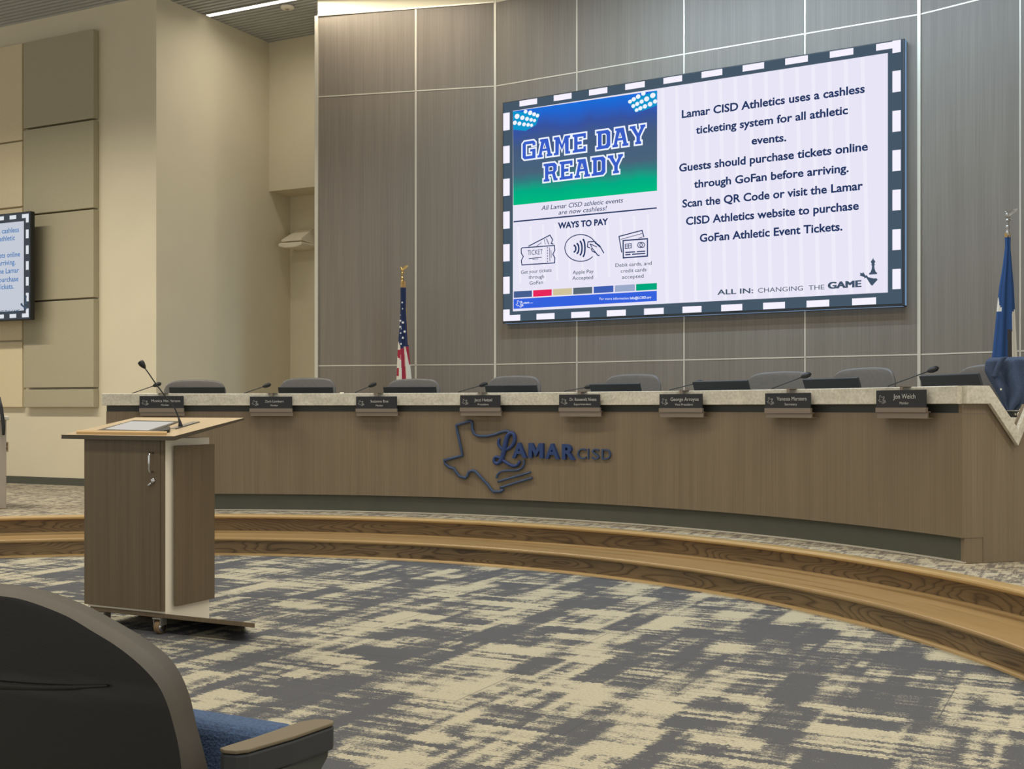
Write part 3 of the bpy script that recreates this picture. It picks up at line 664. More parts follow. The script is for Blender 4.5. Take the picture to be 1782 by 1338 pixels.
# ------------------------------------------------------------------ fixture in the alcove
ap = WN.w(*[WN.at(522, 430, -.12)[0], 0, 0]); af = Fr(ap.x, ap.y, RA)
z0 = af.at(522, 433, -.1)[1]; s = 15.2/F
wf = thing('wall_fixture', 'small beige wedge-shaped fixture high on the alcove wall', 'fixture', (ap.x, ap.y, z0), RA)
mb = MB(); hw = .16
def fx(x, y, z): return (x, y, z)
mb.add([(-hw,-.30,.075),(hw,-.30,.075),(hw,0,.05),(-hw,0,.05),(-hw,-.30,.10),(hw,-.30,.10),(hw*.8,-.02,.26),(-hw*.8,-.02,.26),(hw*.8,0,.26),(-hw*.8,0,.26)],
       [(0,3,2,1),(0,1,5,4),(4,5,6,7),(6,8,9,7),(1,2,8,6,5),(0,4,7,9,3),(2,3,9,8)])
obj('hood', mb, M_white, wf, bevel=.006, fix=True)
mb = MB(); mb.prism([(-hw-.02,.012),(-hw-.03,.035),(-hw-.02,.055),(hw+.02,.055),(hw+.03,.035),(hw+.02,.012),(hw*.5,-.012),(-hw*.5,-.012)], -.33, 0); obj('lens', mb, M_white, wf, bevel=.012, fix=True)

# ------------------------------------------------------------------ outlet and cabinet at the left edge
op = WL.w(WL.at(12.6, 777)[0], 0, 0); oz = WL.at(12.6, 777)[1]
ot = thing('wall_outlet', 'small brown power outlet low on the cream wall beside the grey cabinet', 'outlet', (op.x, op.y, oz), RA)
mb = MB(); mb.box(-.019, .019, -.008, 0, -.058, .058); obj('cover_plate', mb, mat('outlet_tan', (150,128,98), .5), ot, bevel=.003)
mb = MB(); mb.box(-.011, .011, -.010, -.0075, -.04, -.006); mb.box(-.011, .011, -.010, -.0075, .006, .04); obj('sockets', mb, mat('outlet_brown', (52,40,30), .5), ot)
gp = ray(11, 885, .9*F/(885-HZ)); gf = Fr(gp.x, gp.y, -.42)
gc = thing('equipment_cabinet', 'pale grey equipment cabinet at the left edge on the dais', 'cabinet', (gp.x, gp.y, .3), -.42)
zt = gf.at(11, 731, 0)[1]-.3
mb = MB(); mb.box(-.75, 0, 0, .5, 0, zt); obj('body', mb, mat('cabinet_grey', (176,166,152), .45, metal=.2), gc, bevel=.004)
mb = MB(); mb.box(-.78, .022, -.02, .52, zt, zt+.035); obj('top', mb, mat('cabinet_top', (206,202,188), .5), gc, bevel=.006)
sx_, sz_ = gf.at(2, 757, -.03); 
mb = MB(); tz_ = gf.at(1, 690, -.03)[1]-.3; bz_ = gf.at(4, 757, -.03)[1]-.3
xx = gf.at(2, 690, -.03)[0]
mb.tube([(xx-.02,-.03,tz_),(xx,-.035,tz_-.1),(xx+.02,-.035,bz_+.08),(xx+.02,-.03,bz_)], [.012,.016,.016,.012], 10); obj('handle', mb, M_dkgrey, gc)
mb = MB(); mb.box(-.7, xx-.0, .05, .42, zt+.035, tz_); obj('console', mb, M_silver, gc, bevel=.01)

# ------------------------------------------------------------------ the curved desk
TL = R(98.6); TR = R(22.4); RP = 5.75
dk = thing('curved_desk', 'long curved council desk with brown laminate front and pale stone counter', 'desk', (RC.x, RC.y, .3))
def dsweep(name, prof, m, t0=TR, t1=TL, n=90, parent=dk, **k):
    mb = MB(); sweep(mb, [(r, z-.3) for r, z in prof], t0, t1, n)
    mb.v = [(v[0]-RC.x, v[1]-RC.y, v[2]) for v in mb.v]; return obj(name, mb, m, parent, fix=True, **k)
dsweep('kick_board', [(5.777,.30),(5.777,.452),(5.80,.452),(5.80,.30)], M_base, t0=TR+.003)
dsweep('carpet_binding', [(5.777,.30),(5.765,.30),(5.767,.308),(5.777,.310)], mat('binding_grey', (176,170,154), .8))
dsweep('front_panel', [(RP,.448),(RP,1.175),(RP+.04,1.175),(RP+.04,.448)], M_desk)
dsweep('reveal_strip', [(RP+.02,1.175),(RP+.02,1.228),(RP+.05,1.228),(RP+.05,1.175)], M_reveal)
dsweep('counter', [(5.715,1.228),(5.712,1.231),(5.712,1.329),(5.716,1.333),(5.865,1.333),(5.865,1.228)], M_stone, t1=R(98.9))
dsweep('work_surface', [(5.79,1.07),(5.79,1.10),(6.50,1.10),(6.50,1.07)], mat('work_surface', (216,210,192), .4))
mb = MB()
a, b = pol(RP+.02, TL, 0), pol(6.45, TL, 0); e = Vector((b[0]-a[0], b[1]-a[1], 0)).normalized(); q = Vector((-e.y, e.x, 0))*.03
mb.vprism([(a[0]-RC.x,a[1]-RC.y),(b[0]-RC.x,b[1]-RC.y),(b[0]-q.x-RC.x,b[1]-q.y-RC.y),(a[0]-q.x-RC.x,a[1]-q.y-RC.y)], 0, .80); obj('end_panel', mb, M_desk, dk)
# the return at the right with the notched stone band
cp = pol(RP, TR); RT = Fr(cp[0], cp[1], R(-15.7))
def rt(pts, ly): return [(x, z) for x, z in [RT.at(a, b, ly) for a, b in pts]]
def to_dk(mb):
    out = []
    for v in mb.v:
        w_ = RT.w(v[0], v[1], v[2]); out.append((w_.x-RC.x, w_.y-RC.y, w_.z-.3))
    mb.v = out; return mb
RX = 2.2
lo = rt([(1724,702),(1772.4,775.6)], -.04); nx = lo[1][0]; hw_ = nx-lo[0][0]
ti = rt([(1722.5,670.5),(1773,746)], -.04)
zt_, zl_ = 1.333, 1.228
zia, zoa = ti[1][1], lo[1][1]
xr_top = nx+(nx-ti[0][0])*.62; xr_lo = nx+hw_*.62
band = [(0,zl_),(lo[0][0],zl_),(nx,zoa),(xr_lo,zl_),(RX,zl_),(RX,zt_),(xr_top,zt_),(nx,zia),(ti[0][0],zt_),(0,zt_)]
mb = MB(); mb.prism(band, -.04, -.010); obj('notched_stone_band', to_dk(mb), M_stone, dk, fix=True, bevel=.003)
for xa2, xb2 in ((.0, ti[0][0]-.07), (xr_top+.012, RX)):
    mb = MB(); mb.box(xa2, xb2, -.010, .05, zl_, zt_); obj('counter', to_dk(mb), M_stone, dk, fix=True, bevel=.003)
pan = [(0,.448),(.14,.448),(.14,.30),(RX,.30),(RX,zl_-.001),(xr_lo-.035,zl_-.001),(nx,zoa+.055),(lo[0][0]+.035,zl_-.001),(0,zl_-.001)]
mb = MB(); mb.prism(pan, 0, .035); mb.prism([(0.016,.30),(.14,.30),(.14,.448),(0.016,.448)], .004, .034); obj('return_panel', to_dk(mb), M_desk, dk, fix=True)
mb = MB(); mb.box(0, RX, .035, .55, 1.116, 1.146); o = obj('lower_counter', to_dk(mb), mat('pale_counter', (226,220,204), .4), dk, fix=True)
mb = MB(); mb.box(RX-.03, RX, .04, .55, .30, 1.115); obj('end_panel', to_dk(mb), M_desk, dk, fix=True)
mb = MB(); mb.prism([(0.002,1.172),(lo[0][0]+.02,1.172),(lo[0][0]+.017,1.176),(0.002,1.176)], -.0025, 0); obj('joint_line', to_dk(mb), M_plates, dk, fix=True)

# ------------------------------------------------------------------ logo on the desk front
def cyl(x, y, r):
    kx = (x-CX)/F; a_ = kx*kx+1; b_ = -2*(kx*RC.x+RC.y); c_ = RC.x**2+RC.y**2-r*r
    t = (-b_+math.sqrt(b_*b_-4*a_*c_))/(2*a_); X = kx*t
    return math.atan2(t-RC.y, X-RC.x), H+(HZ-y)/F*t
LT, LZ = cyl(915, 800, RP)
def to_s(x, y):
    t, z = cyl(x, y, RP); return ((LT-t)*RP, z)
lo_p = pol(RP, LT)
lg = thing('desk_logo', 'raised blue state outline and LAMAR CISD lettering on the desk front', 'sign', (lo_p[0], lo_p[1], LZ))
def bend(s, ly, z):
    v = pol(RP+ly, LT-s/RP, z-LZ); return (v[0]-lo_p[0], v[1]-lo_p[1], v[2])
def logo_px(p_): return to_s(760+p_[0]/5.241, 630+p_[1]/5.241)
def smooth(pts, n=4):
    out = []
    for i in range(len(pts)-1):
        p0 = Vector(pts[max(i-1,0)]); p1 = Vector(pts[i]); p2 = Vector(pts[i+1]); p3 = Vector(pts[min(i+2,len(pts)-1)])
        for j in range(n):
            t = j/n; out.append(tuple(.5*((2*p1)+(p2-p0)*t+(2*p0-5*p1+4*p2-p3)*t*t+(3*p1-p0-3*p2+p3)*t**3)))
    return out+[pts[-1]]
def rail(mb, pts, r, n=8):
    P = [logo_px(p_) for p_ in pts]
    rad = r if isinstance(r, list) else r
    k = len(P); ra = [r]*k if not isinstance(r, list) else [r[min(len(r)-1, int(i*len(r)/k))] for i in range(k)]
    mb.tube([bend(s, -.016, z) for s, z in P], ra, n)
mb = MB(); rail(mb, TX2[::-1]+TX[1:], .0125); obj('state_outline', mb, M_navyd, lg)
mb = MB(); rail(mb, smooth(LS, 3), [.012,.012,.013,.015,.017,.017,.019,.021,.021,.019,.016,.014,.013,.013,.014,.014,.013]); obj('script_initial', mb, M_navyl, lg)
for i, line in enumerate(BK):
    mb = MB(); rail(mb, smooth(line, 4), .0095); obj('book_line', mb, M_navyd, lg)
for s, a, b, cp_, bold, m, dep in (('A',(700,868),(832,868),None,.034,M_navyl,.015),('M',(850,872),(985,874),None,.012,M_navyl,.015),('A',(1003,874),(1130,878),None,.034,M_navyl,.015),('R',(1158,880),(1272,886),None,.034,M_navyl,.015),
                              ('C',(1288,884),(1368,884),None,0,M_navyd,.008),('I',(1384,884),(1394,884),None,0,M_navyd,.008),('S',(1422,886),(1490,888),None,0,M_navyd,.008),('D',(1512,888),(1596,890),None,0,M_navyd,.008)):
    mb = MB(); p0, p1 = logo_px(a), logo_px(b); big = m is M_navyl
    cap = abs(logo_px((a[0], 0))[1]-logo_px((a[0], 145 if big else 105))[1])
    if s == 'M':
        ww = p1[0]-p0[0]; hh = cap*.93
        mb.prism([(p0[0]+a_*ww, p0[1]+b_*hh) for a_, b_ in [(0,0),(0,1),(.27,1),(.5,.52),(.73,1),(1,1),(1,0),(.76,0),(.76,.56),(.5,.08),(.24,.56),(.24,0)]], 0, -2*dep); mb.v = [bend(*q) for q in mb.v]
    else: put_text(mb, s, p0, p1, -dep, cap*(.93 if big else .98), bold, 0, 0, dep, bend)
    obj('letter', mb, m, lg, fix=True)

# ------------------------------------------------------------------ things along the counter
def at_r(x, r):            # desk point under photo column x at radius r: angle
    return cyl(x, HZ, r)[0]
PL = [(243,319.8,689,710,717.5,None,'Monica Henderson','Member'),(435,508.5,690,710.6,717,723.8,'Zach Lambert','Member'),(619.8,690.8,689.7,711,717,723.8,'Suzanne Box','Member'),
      (801,871,687.6,709,716,723.5,'Jacci Hetzel','President'),(973.3,1044.3,686.3,709,716,724.8,'Dr. Roosevelt Nivens','Superintendent'),(1148,1222.5,685.4,710,717.5,726,'George Arroyos','Vice President'),
      (1332,1411,683.8,710,719,727,'Vanessa Marsters','Secretary'),(1525.5,1612,678.5,709,717.5,728,'Jon Welch','Member')]
PN = ['behind the lectern microphone, first from the left','second from the left, right of the lectern','third from the left, before the flag chair','fourth from the left, above the state outline logo','fifth from the left, above the desk lettering','sixth from the left','seventh from the left, reading Secretary','last on the right, nearest the stone notch']
RS = 5.712
for i, (xa_, xb2, yt, yd, ys, yl, nm, role) in enumerate(PL):
    xm = (xa_+xb2)/2; rr = RS-.035; t = at_r(xm, rr); c = pol(rr, t)
    a = math.pi/2-t; fr = Fr(c[0], c[1], a)
    l0 = fr.at(xa_, 700)[0]; l1 = fr.at(xb2, 700)[0]; z1 = fr.at(xm, yt)[1]; z0 = fr.at(xm, yd)[1]; z2 = fr.at(xm, ys)[1]
    t_ = thing('nameplate', 'black nameplate on the counter edge, '+PN[i], 'nameplate', (c[0], c[1], z2), a, 'nameplates along the stone counter')
    mb = MB(); mb.box(l0, l1, -.004, .004, z0-z2, z1-z2); obj('plate', mb, M_plate, t_, bevel=.001)
    mb = MB(); mb.box(l0-.002, l1+.002, -.008, .012, 0, z0-z2); mb.box(l0-.002, l1+.002, .012, .034, 0, .006)
    obj('holder', mb, M_plates, t_)
    mb = MB(); mb.box((l0+l1)/2-.012, (l0+l1)/2+.012, .004, .008, z1-z2-.03, 1.337-z2); mb.box((l0+l1)/2-.04, (l0+l1)/2+.05, .004, .06, 1.334-z2, 1.337-z2); obj('clip', mb, M_plates, t_)
    if True:
        zz = (fr.at(xm, yl)[1] if yl else fr.at(xm, 723.5)[1])-z2
        mb = MB(); mb.box(l0+.004, l1+.006, .0, .012, zz, -.002); mb.box(l0+.004, l1+.006, .012, .058, zz, zz+.004); obj('lower_lip', mb, M_plates, t_)
    mb = MB(); Lw = l1-l0; hh = z1-z0
    put_text(mb, nm, (l0+Lw*(.27 if len(nm) > 12 else .36), z1-z2-hh*.50), (l0+Lw*(.92 if len(nm) > 12 else .80), z1-z2-hh*.50), -.0052, None if len(nm) < 17 else hh*.26, 0)
    w_ = .030*len(role)*Lw; put_text(mb, role, (l0+Lw*.58-w_/2, z1-z2-hh*.82), (l0+Lw*.58+w_/2, z1-z2-hh*.82), -.0052, hh*.16)
    obj('lettering', mb, M_print, t_)
    mb = MB(); emblem(mb, l0+Lw*.05, z1-z2-hh*.78, Lw*.16/820, -.0052, .0016); obj('emblem', mb, M_print, t_)

# monitors
MON = [(346.5,672.7,.50,0),(536.7,672.7,.51,0),(719,672,.50,0),(897,669.5,.50,2),(1080,667,.49,4),(1266,662,.55,7),(1461,657.5,.55,9),(1671,650.5,.56,9)]
MN = ['before the leftmost chair','before the second chair from the left','before the chair under the star-striped flag','before the fourth chair from the left','left of centre on the right half, before the fifth chair','between the fifth and sixth chairs','overlapping the chair right of the video wall centre','before the chair draped with a navy jacket']
MN = ['before the leftmost chair','before the second chair from the left','before the chair under the striped flag','before the fourth chair from the left','before the fifth chair from the left','between the fifth and sixth chairs','between the sixth and seventh chairs','before the chair draped with a jacket']
ZB = 1.10
def make_monitor():
    t_ = thing('desk_monitor', '', 'monitor')
    W = .5; mb = MB()
    tl_ = R(20)
    def pt(x, u, d): return (x, -u*math.sin(tl_)+d*math.cos(tl_), .04+u*math.cos(tl_)+d*math.sin(tl_))
    for (y0, y1, m_) in ((0, .022, 0),):
        v = [pt(-W/2,0,y0),pt(W/2,0,y0),pt(W/2,0,y1),pt(-W/2,0,y1),pt(-W/2,.29,y0),pt(W/2,.29,y0),pt(W/2,.29,y1),pt(-W/2,.29,y1)]
        mb.add(v, [(0,3,2,1),(4,5,6,7),(0,1,5,4),(1,2,6,5),(2,3,7,6),(3,0,4,7)])
    obj('display_housing', mb, M_monitor, t_, bevel=.004)
    mb = MB(); v = [pt(-W/2+.012,.012,.0235),pt(W/2-.012,.012,.0235),pt(W/2-.012,.278,.0235),pt(-W/2+.012,.278,.0235)]; mb.add(v, [(0,3,2,1)]); obj('display_panel', mb, M_blackp, t_)
    mb = MB(); mb.tube([(0,-.03,.005),(0,-.03,.08),(0,-.035,.16)], .016, 10); obj('stand', mb, M_blackp, t_)
    mb = MB(); mb.box(-.1, .1, -.10, .07, 0, .008); obj('base', mb, M_blackp, t_, bevel=.003)
    return t_
mon0 = make_monitor()
for i, (xm, yt, wd, extra) in enumerate(MON):
    o = mon0 if i == 0 else copy_tree(mon0)
    rr = 6.13; t = at_r(xm, rr); c = pol(rr, t); D = c[1]; a = math.pi/2-t
    ztop = H+(HZ-yt)/F*D; s = (ztop-ZB)/(.04+.29*math.cos(R(20))+.008)
    o.location = (c[0], c[1], ZB); o.rotation_euler = (0,0,-a-R(extra)); o.scale = (wd/.5, 1, s)
    tag(o, 'dark desk monitor seen from behind, '+MN[i], 'monitor', 'monitors along the curved desk')

# microphones
MIC = [((229.6,684.5),(274,669)),((424,684.5),(465,670.5)),((619,682.5),(649,669.5)),((798,682),(842,669)),((983,680.5),(1026,673)),((1165.5,678.5),(1216,665.7)),((1343,676),(1403.7,653)),((1545.8,671.5),(1624.7,642.7))]
MIN = ['left of the leftmost chair','just left of the second chair','left of the chair under the striped flag','left of the fourth chair','left of the fifth chair','right of the fifth chair','crossing the sixth chair','crossing the bright wall strip, farthest right']
for i, (pb, pt_) in enumerate(MIC):
    rr = 6.04; t = at_r(pb[0], rr+.12); c = pol(rr+.12, t); a = 0; fr = Fr(c[0], c[1], a, 0)
    b0 = Vector((c[0], c[1], ZB)); pk = ray(*pb, c[1]); D2 = c[1]-.0
    tip = ray(*pt_, D2); d = (tip-pk).normalized()
    m_ = thing('gooseneck_microphone', 'slim black gooseneck microphone on the desk, '+MIN[i], 'microphone', tuple(b0), 0, 'gooseneck microphones on the curved desk')
    st_ = pk-d*.10; 
    mb = MB(); mb.lathe([(.045,0),(.045,.012),(.02,.02),(.012,.024)], n=16); obj('base', mb, M_blackp, m_, fix=True)
    mb = MB(); base2 = Vector((0,0,.02)); P1 = Vector(pk-b0)
    mb.tube([base2, base2+Vector((.0,0,.04)), P1*.5+Vector((0,0,.03)), P1, P1+(tip-pk)*.55, P1+(tip-pk)*.9], [.007,.006,.005,.0045,.0042,.0042], 8); obj('gooseneck', mb, M_dkgrey, m_)
    mb = MB(); e = tip-b0; mb.tube([e-d*.045, e-d*.03, e-d*.012, e+d*.02, e+d*.035], [.006,.016,.021,.019,.008], 12); obj('head', mb, M_blackp, m_)

# chairs behind the desk
CH = [(340.5,659.8,.60),(537,656,.56),(721,657.7,.54),(896.5,652.5,.54),(1103,649.6,.56),(1359,645,.62),(1506,638,.56),(1735,630.7,.62)]
CN = ['grey office chair at the left end, before the beige wall','grey office chair second from the left, by the panelling edge','grey office chair in front of the striped flag','grey office chair fourth from the left, under the screen corner','grey office chair fifth from the left, with bright top edge','grey office chair sixth from the left, behind a microphone','grey office chair seventh from the left, left of the bright wall strip','grey office chair at the right end with a navy jacket over it']
def make_chair():
    t_ = thing('office_chair', '', 'chair')
    # backrest: curved padded slab
    def back(u, v, front):
        x = (u-.5)*2; z = .52+.70*v
        hw = .29*(1-.10*(1-v))
        crown = .020*(1-x*x)*v
        cr = 0
        if v > .9: cr = ((v-.9)/.1)**2*.022*abs(x)**4
        xx = x*(hw-cr)
        y = .05*x*x*-1+.06*(v-.3)**2+(0 if front else .10*(1-.55*abs(x)**4)*(1-.5*max(0,v-.8)/.2))
        return (xx, y-.02, z+crown-.045*abs(x)**7*v)
    mb = MB(); nu, nv = 18, 16
    b = len(mb.v)
    for i in range(nu+1):
        for j in range(nv+1): mb.v.append(back(i/nu, j/nv, True))
    for i in range(nu+1):
        for j in range(nv+1): mb.v.append(back(i/nu, j/nv, False))
    k = (nu+1)*(nv+1); g = lambda i, j, s: s*k+i*(nv+1)+j
    for i in range(nu):
        for j in range(nv):
            mb.face((g(i,j,0),g(i+1,j,0),g(i+1,j+1,0),g(i,j+1,0)), 0, None, True); mb.face((g(i,j,1),g(i,j+1,1),g(i+1,j+1,1),g(i+1,j,1)), 0, None, True)
    for i in range(nu):
        mb.face((g(i,nv,0),g(i+1,nv,0),g(i+1,nv,1),g(i,nv,1)), 0, None, True); mb.face((g(i,0,1),g(i+1,0,1),g(i+1,0,0),g(i,0,0)), 0, None, True)
    for j in range(nv):
        mb.face((g(0,j,0),g(0,j+1,0),g(0,j+1,1),g(0,j,1)), 0, None, True); mb.face((g(nu,j,1),g(nu,j+1,1),g(nu,j+1,0),g(nu,j,0)), 0, None, True)
    obj('backrest', mb, M_leather, t_, bevel=.03, seg=3)
    mb = MB(); mb.box(-.25, .25, -.50, -.02, .42, .52); obj('seat', mb, M_leather, t_, bevel=.04, seg=3)
    for s in (-1, 1):
        mb = MB(); mb.tube([(s*.27,-.06,.46),(s*.31,-.06,.50),(s*.31,-.10,.68)], .018, 8); mb.box(s*.31-.035, s*.31+.035, -.32, -.04, .68, .715); obj('armrest', mb, M_blackp, t_, bevel=.008)
    mb = MB(); mb.tube([(0,-.25,.09),(0,-.25,.43)], .03, 10); obj('gas_column', mb, M_chrome, t_)
    mb = MB()
    for q in range(5):
        a_ = 2*math.pi*q/5; x, y = .29*math.cos(a_), .29*math.sin(a_)
        mb.tube([(0,-.25,.11),(x,y-.25,.075)], [.03,.018], 8); mb.lathe([(.028,-.02),(.03,0),(.028,.02)], (x, y-.25, .03), 12, 0, 'x')
    obj('star_base', mb, M_blackp, t_)
    return t_
ch0 = make_chair(); chairs = []
for i, (xm, yt, wd) in enumerate(CH):
    o = ch0 if i == 0 else copy_tree(ch0)
    rr = 6.74; t = at_r(xm, rr); c = pol(rr, t); a = math.pi/2-t
    ztop = H+(HZ-yt)/F*(c[1]-.02); s = (ztop-.30)/1.245
    o.location = (c[0], c[1], .30); o.rotation_euler = (0,0,-a); o.scale = (wd/.58, 1, s)
    tag(o, CN[i], 'chair', 'grey office chairs behind the curved desk'); chairs.append((c, a))

# jacket over the last chair
c, a = chairs[-1]; jf = Fr(c[0], c[1], a)
def jx(x, y, ly): q = jf.at(x, y, ly); return (q[0], ly, q[1])
jk = thing('jacket', 'dark navy jacket draped over the chair at the right end', 'jacket', (c[0], c[1], .3), a)
left = [(1722,623),(1716,628),(1713,645),(1722,662),(1731,676),(1738,690),(1743,702),(1750,716)]
right = [(1790,621),(1802,626),(1808,645),(1806,664),(1800,680),(1790,696),(1776,707),(1764,716)]
mb = MB()
def jfn(u, v):
    k = v*(len(left)-1); i = min(int(k), len(left)-2); f = k-i
    xl = left[i][0]*(1-f)+left[i+1][0]*f; yl = left[i][1]*(1-f)+left[i+1][1]*f
    xr = right[i][0]*(1-f)+right[i+1][0]*f; yr = right[i][1]*(1-f)+right[i+1][1]*f
    x = xl*(1-u)+xr*u; y = yl*(1-u)+yr*u
    ly = -.13-.02*math.sin(u*9+v*2.5)-.012*math.sin(u*17+1-v*4)
    if v < .12: ly += .19*(1-v/.12)**1.5
    q = jx(x, y, ly); return (q[0], q[1], q[2]-.3)
mb.grid(jfn, 26, 26); obj('body', mb, M_jacket, jk, solid=.012, sub=1)
mb = MB()
def jl(u, v):
    p_ = [(1744,621),(1736,630),(1730,644),(1726,656)]; k = v*3; i = min(int(k), 2); f = k-i
    x = p_[i][0]*(1-f)+p_[i+1][0]*f+u*9; y = p_[i][1]*(1-f)+p_[i+1][1]*f
    q = jx(x, y, -.165-.012*math.sin(u*3.1)); return (q[0], q[1], q[2]-.3)
mb.grid(jl, 6, 12); obj('lapel', mb, M_jacket, jk, solid=.01, sub=1)
mb = MB(); p_ = jx(1742, 677.5, -.175); mb.ball((p_[0], p_[1], p_[2]-.3), .007, .005, .007, 8, 6); obj('pin', mb, M_white, jk)

# small things behind the notch
q = RT.at(1764, 726, .35); p_ = RT.w(q[0], .35, 1.14)
bx = thing('control_box', 'small black connection box on the low counter behind the stone notch', 'box', (p_.x, p_.y, 1.146), R(-15.7))
mb = MB(); mb.box(-.05, .03, -.05, .05, 0, .038); obj('case', mb, M_blackp, bx, bevel=.003)
mb = MB(); mb.box(-.054, .034, -.052, .054, .038, .044); obj('lid', mb, M_silver, bx)
mb = MB(); mb.box(-.035, -.022, -.053, -.049, .012, .026); mb.box(-.012, .002, -.053, -.049, .014, .028); obj('buttons', mb, M_silver, bx)
q = RT.at(1777, 726, .28); p_ = RT.w(q[0], .28, 1.14)
mb = MB(); mb.lathe([(.022,0),(.024,.01),(.02,.03),(.010,.036),(.012,.05),(.004,.055)], n=14); o = obj('stopper', mb, M_white, fix=True); o.location = (p_.x, p_.y, 1.146); tag(o, 'small white knob-shaped object beside the black box behind the stone notch', 'ornament')
t = at_r(595, 5.8); c = pol(5.8, t); mb = MB(); mb.box(-.016, .016, -.02, .02, 0, .010); o = obj('paper_scrap', mb, M_white, bevel=.003); o.location = (c[0], c[1], 1.333); tag(o, 'tiny white scrap lying on the stone counter right of the second chair', 'paper')

# ------------------------------------------------------------------ flags
def eagle(mb, z, s, m=0):
    mb.ball((0,0,z+.055*s), .027*s, .022*s, .044*s, 10, 8, m, Matrix.Rotation(R(-20), 3, 'Y'))
    mb.ball((-.022*s,0,z+.098*s), .013*s, .011*s, .013*s, 8, 6, m); mb.tube([(-.030*s,0,z+.098*s),(-.046*s,0,z+.091*s)], [.006*s,.001*s], 6, m)
    for k in (-1, 1):
        mb.add([(.0,k*.010*s,z+.07*s),(.012*s,k*.014*s,z+.04*s),(.085*s,k*.05*s,z+.10*s),(.10*s,k*.055*s,z+.135*s),(.055*s,k*.04*s,z+.125*s),(.01*s,k*.02*s,z+.095*s),
                (.0,k*.016*s,z+.07*s),(.012*s,k*.022*s,z+.04*s),(.085*s,k*.058*s,z+.10*s),(.10*s,k*.062*s,z+.135*s),(.055*s,k*.05*s,z+.125*s),(.01*s,k*.028*s,z+.095*s)],
               [(0,1,2,3,4,5),(11,10,9,8,7,6),(0,6,7,1),(1,7,8,2),(2,8,9,3),(3,9,10,4),(4,10,11,5),(5,11,6,0)], m)
    mb.add([(.0,-.014*s,z+.03*s),(.0,.014*s,z+.03*s),(.05*s,.018*s,z+.005*s),(.05*s,-.018*s,z+.005*s),(.004*s,-.014*s,z+.02*s),(.004*s,.014*s,z+.02*s),(.046*s,.018*s,z-.004*s),(.046*s,-.018*s,z-.004*s)],
           [(0,1,2,3),(7,6,5,4),(0,4,5,1),(1,5,6,2),(2,6,7,3),(3,7,4,0)], m)
    mb.lathe([(.004*s,z+.03*s),(.012*s,z+.018*s),(.022*s,z+.004*s),(.024*s,z-.01*s),(.016*s,z-.026*s),(.012*s,z-.03*s),(.020*s,z-.04*s),(.014*s,z-.05*s)][::-1], n=12, m=m)
def make_flag(x_pole, y_top, y_shaft, y_cloth, D, edges, label, cname, mats, mf, metal, depth=.05):
    p_ = ray(x_pole, HZ, D); a = math.atan2(-p_.x, D)*-1; a = -math.atan2(p_.x, D)*-1
    a = math.atan2(p_.x, D)*-1
    fr = Fr(p_.x, p_.y, 0.0)
    t_ = thing('flag', label, 'flag', (p_.x, p_.y, .3), 0.0)
    zz = lambda y: H+(HZ-y)/F*D-.3
    s = (zz(y_top)-zz(y_shaft))/.155
    mb = MB(); mb.lathe([(.13,0),(.13,.02),(.05,.05),(.03,.10)], n=20); obj('stand', mb, M_gold, t_, fix=True)
    mb = MB(); mb.tube([(0,.018,.03),(0,.018,zz(y_shaft)-.2),(0,0,zz(y_shaft)-.04)], .012, 10); obj('pole', mb, M_pole, t_)
    mb = MB(); zs = zz(y_shaft)
    eagle(mb, zs, s); zc = zz(y_cloth)
    mb.lathe([(.012,zc-.03),(.017,zc-.02),(.017,zc+.01),(.012,zc+.02),(.012,zs-.07),(.016,zs-.06),(.016,zs-.04)], n=12); obj('eagle_finial', mb, metal, t_, fix=True)
    ys = [e[0] for e in edges]
    def ed(y):
        for k in range(len(edges)-1):
            if edges[k][0] <= y <= edges[k+1][0] or k == len(edges)-2:
                f = (y-edges[k][0])/(edges[k+1][0]-edges[k][0]); f = max(0, min(1, f))
                return [edges[k][q]*(1-f)+edges[k+1][q]*f for q in (1, 2)]
    def fn(u, v):
        y = ys[0]+(ys[-1]-ys[0])*v; L, Rr = ed(y); ph = 2*math.pi*u
        cxp = (L+Rr)/2; hwp = (Rr-L)/2
        k = hwp*D/F; X = (cxp-x_pole)*D/F+k*math.cos(ph)
        dp = (depth*(.35+.65*v))*(1+.38*math.sin(3*ph+1.5*v)+.25*math.sin(7*ph+.6))
        return (X, -dp*math.sin(ph)*.8, zz(y))
    def mfi(u, v):
        y = ys[0]+(ys[-1]-ys[0])*v; ph = 2*math.pi*u; L, Rr = ed(y)
        return mf((L+Rr)/2+(Rr-L)/2*math.cos(ph), y, math.sin(ph) > -.2)
    mb = MB(); mb.grid(fn, 120, 130, 0, True, mfi)
    cl = obj(cname, mb, mats, t_)
    def front(x, y, off=.006):
        v = (y-ys[0])/(ys[-1]-ys[0]); L, Rr = ed(y); u = math.acos(max(-1, min(1, (x-(L+Rr)/2)/((Rr-L)/2))))/(2*math.pi); q = fn(u, v); return (q[0], q[1]-off, q[2])
    return t_, cl, front
